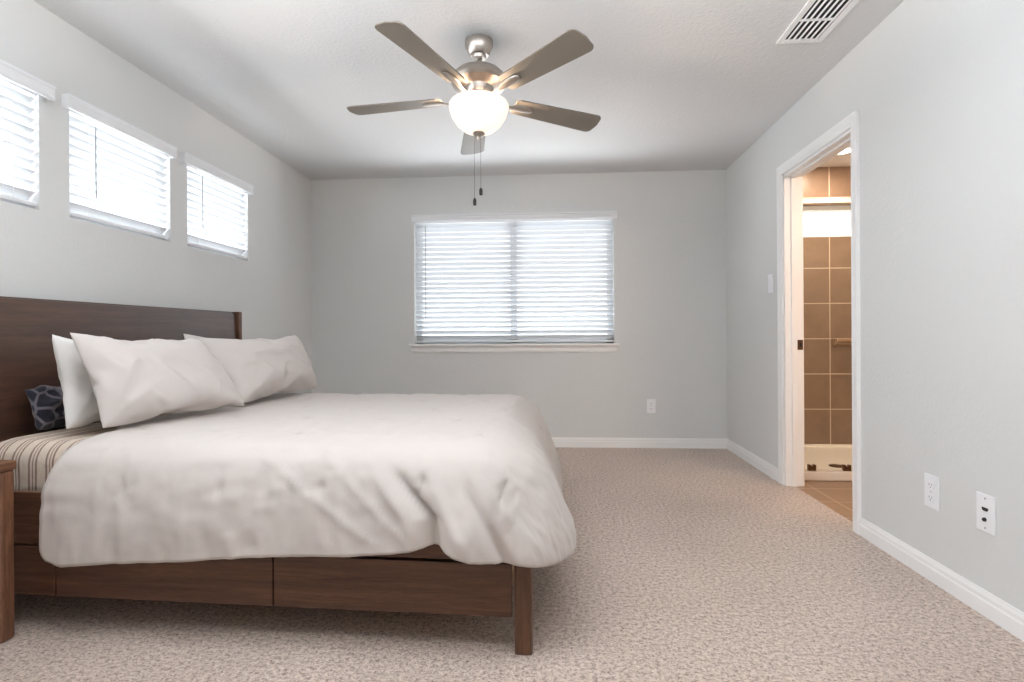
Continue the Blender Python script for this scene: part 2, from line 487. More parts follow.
x0, x1 = XR - 0.001, XR + WT + 0.001
box(bm, x0, x1, a0, a0 + 0.016, 0, zt); box(bm, x0, x1, a1 - 0.016, a1, 0, zt); box(bm, x0, x1, a0, a1, zt - 0.016, zt)
sx0, sx1 = XR + 0.040, XR + 0.072
box(bm, sx0, sx1, a0 + 0.016, a0 + 0.027, 0, zt - 0.016); box(bm, sx0, sx1, a1 - 0.027, a1 - 0.016, 0, zt - 0.016); box(bm, sx0, sx1, a0, a1, zt - 0.027, zt - 0.016)
d1 = struct(link('door_1', bm, M['trim']))
sp = boxo('strike_plate', XR + 0.078, XR + 0.112, a1 - 0.0185, a1 - 0.016, 0.895, 0.960, M['bronze'], d1)
boxo('latch_hole', XR + 0.090, XR + 0.102, a1 - 0.0192, a1 - 0.0184, 0.915, 0.940, M['port'], sp)

# ------------------------------------------------------------------ windows (structure) and blinds (things)
def window_left(n, ya, yb):
    """frame set at the outer side of the opening in the left wall"""
    root = struct(empty('window_%d' % n, (XL, (ya + yb) / 2, LZ0)))
    xo, xi = -0.125, -0.085; w = (yb - ya) / 2; h = LZ1 - LZ0
    bm = bmesh.new()
    for a in ((-w, -w + 0.035), (w - 0.035, w)): box(bm, xo, xi, a[0], a[1], 0, h)
    box(bm, xo, xi, -w, w, 0, 0.035); box(bm, xo, xi, -w, w, h - 0.035, h)
    link('window_frame', bm, M['vinyl'], root)
    bm = bmesh.new(); box(bm, xo + 0.015, xo + 0.021, -w + 0.035, w - 0.035, 0.035, h - 0.035)
    link('window_pane', bm, M['pane'], root)
for i, (a, b) in enumerate(LEFT_WIN): window_left(i + 1, a, b)

for i, (a, b) in enumerate(FILL_WIN): window_left(i + 6, a, b)  # added window out of view, there only to pass the fill
root = struct(empty('window_4', ((BW[0] + BW[1]) / 2, YB, BW[2])))
w = (BW[1] - BW[0]) / 2; h = BW[3] - BW[2]
bm = bmesh.new()
for a in ((-w, -w + 0.055), (w - 0.055, w), (-0.032, 0.032)): box(bm, a[0], a[1], 0.085, 0.130, 0, h)
for z in ((0, 0.055), (h - 0.05, h)): box(bm, -w, w, 0.085, 0.130, z[0], z[1])
link('window_frame', bm, M['vinyl'], root)
for (a, b) in ((-w + 0.055, -0.032), (0.032, w - 0.055)):
    bm = bmesh.new(); box(bm, a, b, 0.108, 0.114, 0.055, h - 0.05); link('window_pane', bm, M['pane'], root)
bm = bmesh.new(); box(bm, -w - 0.048, w + 0.042, -0.042, 0.085, -0.022, 0.0)
bevel(link('window_sill', bm, M['trim'], root), 0.006)
bm = bmesh.new()
prism(bm, [(0, -0.078), (0.008, -0.078), (0.013, -0.066), (0.014, -0.040), (0.022, -0.022), (0, -0.022)], -w - 0.024, w + 0.020, lambda u, v, a: (a, -u, v))
link('window_apron', bm, M['trim'], root)

def blind(loc, rotz, width, top, bottom, depth, val, label, pitch=0.0445, tilt=-47, wand=(0.1, 0.4), sw=0.050, group=None):
    """local x runs along the window, local +y points outdoors, y = 0 is the wall face, z = 0 the floor"""
    root = tag(empty('window_blind', loc, rotz), label, 'blind', group)
    w = width / 2 - 0.006
    bm = bmesh.new()
    n = int((top - 0.005 - bottom - 0.058) / pitch) + 1
    ct, st = math.cos(math.radians(tilt)), math.sin(math.radians(tilt))
    for i in range(n):
        zc = bottom + 0.058 + i * pitch
        jit = random.uniform(-0.001, 0.001)
        pr = []
        K = 4
        for k_ in range(K + 1):                       # slightly crowned slat
            s = -0.5 + k_ / K
            pr.append((s * sw, 0.0028 * (1 - 4 * s * s)))
        pr += [(u, v - 0.0024) for u, v in reversed(pr)]
        prism(bm, pr, -w, w, lambda u, v, a: (a, depth + u * ct - v * st, zc + jit + u * st + v * ct))
    link('slats', bm, M['slat'], root)
    bm = bmesh.new(); box(bm, -w, w, depth - 0.024, depth + 0.024, bottom + 0.012, bottom + 0.030)
    bevel(link('bottom_rail', bm, M['valance'], root), 0.004)
    bm = bmesh.new(); box(bm, -w, w, depth - 0.025, depth + 0.025, top - 0.022, top - 0.001)
    link('head_rail', bm, M['valance'], root)
    v0, v1, vz0, vz1, vp = val
    bm = bmesh.new()
    pr = [(0, vz0), (-0.010, vz0), (-0.012, vz0 + 0.012), (-0.010, vz0 + 0.018), (-0.010, vz1 - 0.018), (-0.014, vz1 - 0.010), (-0.014, vz1), (0, vz1)]
    prism(bm, pr, v0, v1, lambda u, v, a: (a, -vp + 0.012 + u, v))
    for a in (v0, v1 - 0.010):
        box(bm, a, a + 0.010, -vp + 0.012, -0.0005, vz0, vz1)
    link('valance', bm, M['valance'], root)
    for c in (-0.72 * w, 0.0, 0.72 * w) if width > 1 else (-0.68 * w, 0.68 * w):
        bm = bmesh.new()
        for dy in (-0.026, 0.026): tube(bm, [(c, depth + dy, bottom + 0.02), (c, depth + dy, top - 0.04)], 0.0009, 5)
        link('ladder_cord', bm, M['valance'], root)
    if wand:
        bm = bmesh.new(); tube(bm, [(wand[0], depth - 0.036, top - 0.045), (wand[0], depth - 0.038, top - 0.06 - wand[1] * 0.98), (wand[0], depth - 0.038, top - 0.06 - wand[1])], [0.0028, 0.0030, 0.0045], 8)
        link('tilt_wand', bm, M['wand'], root)
    return root
# left wall: local x runs towards the camera side (-y world) when rotated by +90 deg about z
LB = ['white slatted blind at left edge of the photo, over the bed', 'white slatted blind on the middle high window, above the headboard', 'white slatted blind on the high window closest to the back corner']
for (a, b), lab, va in zip(LEFT_WIN, LB, ((1.56, 2.372), (2.442, 3.190), (3.262, 4.050))):
    c = (a + b) / 2
    # rot +90: local x -> world +y, local y -> world -x (outdoors)
    blind((XL, c, 0), PI / 2, b - a, LZ1, LZ0, 0.030, (va[0] - c, va[1] - c, 2.038, 2.100, 0.036), lab, wand=(-(b - a) / 2 + 0.145, 0.33), group='blinds on the high windows')
cx = (BW[0] + BW[1]) / 2
blind((cx, YB, 0), 0.0, BW[1] - BW[0], BW[3], BW[2], 0.040, (-1.255 - cx, 0.585 - cx, 2.030, 2.090, 0.036), 'wide white slatted blind on the large window in the back wall', pitch=0.0447, tilt=-42, wand=(-0.795, 0.82))

# ------------------------------------------------------------------ bathroom beyond the door
bx0 = XR + WT
struct(boxo('floor_bath', XR + 0.055, BATH_X, 2.2, YB, -0.03, -0.002, M['floor_tile']))
wall('wall_shower_back', 'x', bx0 + 0.0005, BATH_X, 0, H, YB - 0.006, YB + 0.14, [BWIN], M['tile'])
struct(boxo('wall_bath_side', BATH_X, BATH_X + 0.1, 2.2, YB + 0.14, 0, H, M['bath_wall']))
struct(boxo('wall_bath_near', bx0 + 0.0005, BATH_X + 0.1, 2.1, 2.2, 0, H, M['bath_wall']))
root = struct(empty('window_5', ((BWIN[0] + BWIN[1]) / 2, YB, BWIN[2])))
w = (BWIN[1] - BWIN[0]) / 2; h = BWIN[3] - BWIN[2]
bm = bmesh.new()
for a in ((-w, -w + 0.018), (w - 0.018, w)): box(bm, a[0], a[1], 0.05, 0.10, 0, h)
box(bm, -w, w, 0.05, 0.10, 0, 0.018); box(bm, -w, w, 0.05, 0.10, h - 0.045, h)
link('window_frame', bm, M['vinyl'], root)
bm = bmesh.new(); box(bm, -w + 0.018, w - 0.018, 0.072, 0.078, 0.018, h - 0.045); link('window_pane', bm, M['pane'], root)

# shower pan with a raised kerb
px0, px1, py0, py1 = bx0 + 0.003, 2.92, 4.030, YB - 0.009
pan = tag(empty('shower_pan', ((px0 + px1) / 2, (py0 + py1) / 2, 0.0)), 'white shower tray with raised kerb on the bathroom floor beyond the doorway', 'shower tray')
ox, oy = pan.location.x, pan.location.y
bm = bmesh.new(); box(bm, px0 - ox, px1 - ox, py0 + 0.080 - oy, py1 - oy, 0.0, 0.028); link('tray', bm, M['pan'], pan)
bm = bmesh.new()
box(bm, px0 - ox, px1 - ox, py0 - oy, py0 + 0.085 - oy, 0.0, 0.060)
bevel(link('kerb', bm, M['pan'], pan), 0.008, 3)
bm = bmesh.new(); box(bm, px0 - ox, px1 - ox, py1 - 0.03 - oy, py1 - oy, 0.0, 0.046); bevel(link('rim', bm, M['pan'], pan), 0.006, 3)
bm = bmesh.new(); lathe(bm, [(0.0, 0.0285), (0.055, 0.0285), (0.058, 0.031), (0.050, 0.033), (0.0, 0.0325)], 28, 2.085 - ox, 4.36 - oy, cap=False)
link('drain', bm, M['bronze'], pan, smooth=True)
# frameless glass panel standing on the kerb
gp = tag(empty('shower_screen', (2.0, 4.075, 0.060)), 'clear glass shower screen on bronze clips on the white kerb', 'shower screen')
bm = bmesh.new(); box(bm, -0.345, 0.72, -0.004, 0.004, 0.004, 1.835); link('glass_panel', bm, M['shower_glass'], gp)
bm = bmesh.new(); box(bm, -0.346, 0.72, -0.014, 0.014, 1.830, 1.868); bevel(link('header_rail', bm, M['nickel'], gp), 0.003)
for x_ in (-0.222, 0.010):
    bm = bmesh.new()
    box(bm, x_ - 0.021, x_ + 0.021, -0.011, 0.011, 0.0005, 0.012)
    for q in (-0.017, 0.017): box(bm, x_ + q - 0.008, x_ + q + 0.008, -0.013, 0.013, 0.0005, 0.042)
    box(bm, x_ - 0.016, x_ + 0.016, -0.010, 0.010, 0.012, 0.032)
    bevel(link('glass_clip', bm, M['bronze'], gp), 0.002)
# little glass-hung soap rack: tile shelf on the shower wall
sh = tag(empty('soap_shelf', (2.53, YB - 0.006, 0.945)), 'small tiled soap ledge on the brown shower wall', 'shelf')
bm = bmesh.new(); prism(bm, [(0, -0.05), (0.02, -0.05), (0.09, -0.012), (0.09, 0.012), (0.0, 0.012)], -0.115, 0.14, lambda u, v, a: (a, -u, v))
bevel(link('ledge', bm, M['floor_tile'], sh), 0.004)
# recessed downlight
dl = tag(empty('downlight', (2.285, 4.69, H)), 'round lit downlight recessed in the bathroom ceiling', 'light')
bm = bmesh.new(); lathe(bm, [(0.082, -0.0005), (0.105, -0.0005), (0.103, -0.007), (0.086, -0.009), (0.082, -0.004)], 40, cap=False); link('trim_ring', bm, M['vent'], dl, smooth=True)
bm = bmesh.new(); lathe(bm, [(0.0, -0.003), (0.083, -0.003), (0.083, -0.001), (0.0, -0.001)], 36, cap=False); link('lens', bm, M['lamp'], dl)
ld = bpy.data.lights.new('downlight_glow', 'AREA'); ld.shape = 'DISK'; ld.size = 0.12; ld.energy = 9; ld.color = (1.0, 0.80, 0.60)
lo = bpy.data.objects.new('downlight_glow', ld); C.objects.link(lo); lo.location = (2.285, 4.69, H - 0.014)
ld = bpy.data.lights.new('bath_near_glow', 'AREA'); ld.shape = 'RECTANGLE'; ld.size = 0.7; ld.size_y = 0.12; ld.energy = 11; ld.color = (1.0, 0.80, 0.62)  # unseen warm area lamp at the bathroom's near end, no fixture built
lo = bpy.data.objects.new('bath_near_glow', ld); C.objects.link(lo); lo.location = (2.55, 2.32, 2.05); lo.rotation_euler = (math.radians(65), 0, 0)

# ------------------------------------------------------------------ bed (local x towards the foot, local y away from the camera)
BO = (-0.066, 1.789, 0.0); BR = math.radians(-2.2)
bed = tag(empty('bed', BO, BR), 'large dark walnut bed frame with panel headboard and storage drawers', 'bed')
BW_, HB = 1.790, -2.058          # outside width; front face of the headboard
bm = bmesh.new(); box(bm, HB - 0.030, HB, 0.036, BW_ - 0.036, 0.13, 1.156)
bevel(link('headboard', bm, M['headwood'], bed), 0.002)
for y_ in (0.0, BW_ - 0.036):
    bm = bmesh.new(); box(bm, HB - 0.048, HB + 0.018, y_, y_ + 0.036, 0.0, 1.164)
    bevel(link('headboard_post', bm, M['legwood'], bed), 0.003)
bm = bmesh.new(); box(bm, HB - 0.045, HB - 0.030, 0.036, BW_ - 0.036, 1.10, 1.164); link('top_rail', bm, M['headwood'], bed)
for y_, sh_ in ((0.0, 0.0), (BW_ - 0.110, -0.07)):
    bm = bmesh.new()
    prism(bm, [(-0.055, 0.006), (-0.049, 0.0), (-0.006, 0.0), (0.0, 0.006), (0.0, 0.049), (-0.006, 0.055), (-0.049, 0.055), (-0.055, 0.049)], 0.0, 0.345, lambda u, v, a: (u + sh_, y_ + v, a))
    bevel(link('leg', bm, M['legwood'], bed), 0.003)
for y_ in (0.012, BW_ - 0.066):
    bm = bmesh.new(); box(bm, HB, -0.0555 if y_ < 0.5 else -0.13, y_, y_ + 0.024, 0.288, 0.466 if y_ < 0.5 else 0.345)
    bevel(link('side_rail', bm, M['bedwood'], bed), 0.002)
bm = bmesh.new(); box(bm, -0.054, -0.030, 0.0555, BW_ - 0.115, 0.20, 0.330); bevel(link('foot_rail', bm, M['bedwood'], bed), 0.002)
bm = bmesh.new()
for i in range(14):
    xx = HB + 0.05 + i * 0.140
    box(bm, xx, xx + 0.085, 0.037, BW_ - 0.037, 0.372, 0.392)
box(bm, HB + 0.01, -0.041, BW_ / 2 - 0.03, BW_ / 2 + 0.03, 0.31, 0.372)
link('slat_base', bm, M['slatwood'], bed)
for (xa, xb) in ((-0.852, -0.064), (-1.640, -0.857), (HB + 0.01, -1.645)):
    for side in (0, 1):
        bm = bmesh.new()
        if side == 0: box(bm, xa, xb, 0.010, 0.030, 0.112, 0.279)
        else: box(bm, xa, xb - 0.07, BW_ - 0.064, BW_ - 0.044, 0.112, 0.279)
        dr = bevel(link('drawer', bm, M['bedwood'], bed), 0.002)
        bm = bmesh.new()
        if side == 0: box(bm, xa + 0.02, xb - 0.02, 0.0305, 0.62, 0.116, 0.250)
        else: box(bm, xa + 0.02, xb - 0.09, BW_ - 0.62, BW_ - 0.0645, 0.116, 0.250)
        link('drawer_box', bm, M['slatwood'], dr)

def lerp(xs, ys, x):
    if x <= xs[0]: return ys[0]
    for i in range(len(xs) - 1):
        if x <= xs[i + 1]:
            t = (x - xs[i]) / (xs[i + 1] - xs[i]); t = t * t * (3 - 2 * t) * 0.5 + t * 0.5
            return ys[i] + (ys[i + 1] - ys[i]) * t
    return ys[-1]
def ss(a, b, x):
    t = min(1, max(0, (x - a) / (b - a))); return t * t * (3 - 2 * t)
# mattress in its striped fitted sheet
def rounded_slab(bm, x0, x1, y0, y1, z0, z1, r, nx=60, ny=50, nz=8, f=None):
    """superellipse-edged slab as one closed grid"""
    rows = []
    prof = [(r * 0.5, z0)] + [(r * (1 - math.cos(a)) * 0.5, z0 + r * 0.5 * (1 - math.sin(a))) for a in (PI / 3, PI / 6, 0)][::-1][:0]
    prof = [(r * 0.6, z0), (r * 0.2, z0 + r * 0.2), (0.0, z0 + r * 0.6)]
    for i in range(1, nz): prof.append((-0.006 * math.sin(PI * i / nz), z0 + r * 0.6 + (z1 - r - z0 - r * 0.6) * i / nz))
    for i in range(0, 7):
        a = PI / 2 * i / 6; prof.append((r * (1 - math.cos(a)), z1 - r + r * math.sin(a)))
    per = []
    for i in range(nx): per.append((x0 + (x1 - x0) * i / nx, y0, 0, 1))
    for i in range(ny): per.append((x1, y0 + (y1 - y0) * i / ny, -1, 0))
    for i in range(nx): per.append((x1 - (x1 - x0) * i / nx, y1, 0, -1))
    for i in range(ny): per.append((x0, y1 - (y1 - y0) * i / ny, 1, 0))
    cx_, cy_ = (x0 + x1) / 2, (y0 + y1) / 2
    R = 0.07
    for ins, z in prof:
        ring = []
        for (x, y, _, _) in per:
            X0, X1, Y0, Y1 = x0 + ins, x1 - ins, y0 + ins, y1 - ins
            xx = min(max(x, X0), X1); yy = min(max(y, Y0), Y1)
            qx = min(max(xx, X0 + R), X1 - R); qy = min(max(yy, Y0 + R), Y1 - R)
            d = Vector((xx - qx, yy - qy))
            if d.length > R: d = d.normalized() * R
            p = Vector((qx + d.x, qy + d.y, z))
            if f: p = f(p)
            ring.append(bm.verts.new(p))
        rows.append(ring)
    n = len(per)
    for a, b in zip(rows, rows[1:]):
        for i in range(n): bm.faces.new((a[i], a[(i + 1) % n], b[(i + 1) % n], b[i]))
    bm.faces.new(rows[0])
    # close the top with shrinking rings
    last = rows[-1]
    for s in (0.93, 0.8, 0.6, 0.35, 0.1):
        ring = []
        for v in rows[-1]:
            p = Vector((cx_ + (v.co.x - cx_) * s, cy_ + (v.co.y - cy_) * s, z1))
            if f: p = f(p)
            ring.append(bm.verts.new(p))
        for i in range(n): bm.faces.new((last[i], last[(i + 1) % n], ring[(i + 1) % n], ring[i]))
        last = ring
    bm.faces.new(last)
def sheet_f(p):
    q = p.copy()
    wv = noise.noise(Vector((p.x * 7, p.y * 7, p.z * 9))) * 0.004
    side = 1.0 if p.z < 0.58 else 0.3
    q.z -= 0.022 * ss(0.45, 0.62, p.z) * ss(-1.66, -1.50, p.x)
    q.y += wv * side * (-1 if p.y < 0.9 else 1)
    return q
bm = bmesh.new(); rounded_slab(bm, -2.030, -0.150, 0.062, 1.730, 0.393, 0.626, 0.075, 120, 70, 8, sheet_f)
mt = link('mattress', bm, M['sheet'], None, True, BO, BR)
tag(mt, 'thick mattress in beige striped fitted sheet lying on the walnut bed', 'mattress')

# ------------------------------------------------------------------ comforter
ZT = 0.650
# outward offset from the core rectangle against height for a drape (foot side, near side)
FOOT_N = ([0.285, 0.317, 0.445, 0.55, 0.60, 0.630, 0.645, 0.650], [0.352, 0.344, 0.286, 0.226, 0.174, 0.112, 0.050, 0.0])
FOOT_F = ([0.06, 0.10, 0.25, 0.38, 0.50, 0.59, 0.626, 0.644, 0.650], [0.285, 0.282, 0.258, 0.226, 0.180, 0.112, 0.070, 0.036, 0.0])
NEAR = ([0.20, 0.28, 0.40, 0.47, 0.53, 0.585, 0.622, 0.642, 0.650], [0.254, 0.252, 0.246, 0.238, 0.224, 0.200, 0.160, 0.100, 0.0])
FAR = ([0.20, 0.40, 0.50, 0.58, 0.63, 0.650], [0.260, 0.250, 0.225, 0.185, 0.110, 0.0])
CX, CY0, CY1 = -0.220, 0.190, 1.60     # core rectangle: foot edge, near edge, far edge
HEM_N = ([0.045, 0.10, 0.18, 0.31, 0.42, 0.57, 0.80, 1.28, 1.64], [0.296, 0.312, 0.326, 0.357, 0.330, 0.314, 0.305, 0.268, 0.240])
def hem(px, py, ang):
    """height of the hem; ang 0 = near side, 1 = foot side, 2 = far side"""
    if ang <= 1.0:
        n_ = lerp(HEM_N[0], HEM_N[1], -px)
        f_ = lerp([0.0, 0.25, 0.8, 1.8], [0.285, 0.240, 0.165, 0.085], py)
        return n_ * (1 - ang) + f_ * ang
    return 0.085 * (2 - ang) + 0.25 * (ang - 1)
def profile_at(tab, z):
    """smooth cubic through the table"""
    xs, ys = tab
    if z <= xs[0]: return ys[0]
    if z >= xs[-1]: return ys[-1]
    n = len(xs)
    for i in range(n - 1):
        if z <= xs[i + 1]: break
    h = xs[i + 1] - xs[i]
    sl = lambda k_: (ys[k_ + 1] - ys[k_]) / (xs[k_ + 1] - xs[k_])
    d = sl(i)
    m0 = d if i == 0 else (0.0 if sl(i - 1) * d <= 0 else 2 * sl(i - 1) * d / (sl(i - 1) + d))
    m1 = d if i == n - 2 else (0.0 if sl(i + 1) * d <= 0 else 2 * sl(i + 1) * d / (sl(i + 1) + d))
    t = (z - xs[i]) / h
    return (ys[i] * (1 + 2 * t) * (1 - t) ** 2 + h * m0 * t * (1 - t) ** 2 + ys[i + 1] * t * t * (3 - 2 * t) + h * m1 * t * t * (t - 1))
TUFT = [(-0.335 - 0.3375 * i + (0.0 if j % 2 == 0 else -0.19), v_) for i in range(-1, 4) for j, v_ in enumerate((-0.135, 0.245, 0.60, 0.95, 1.30, 1.62))]
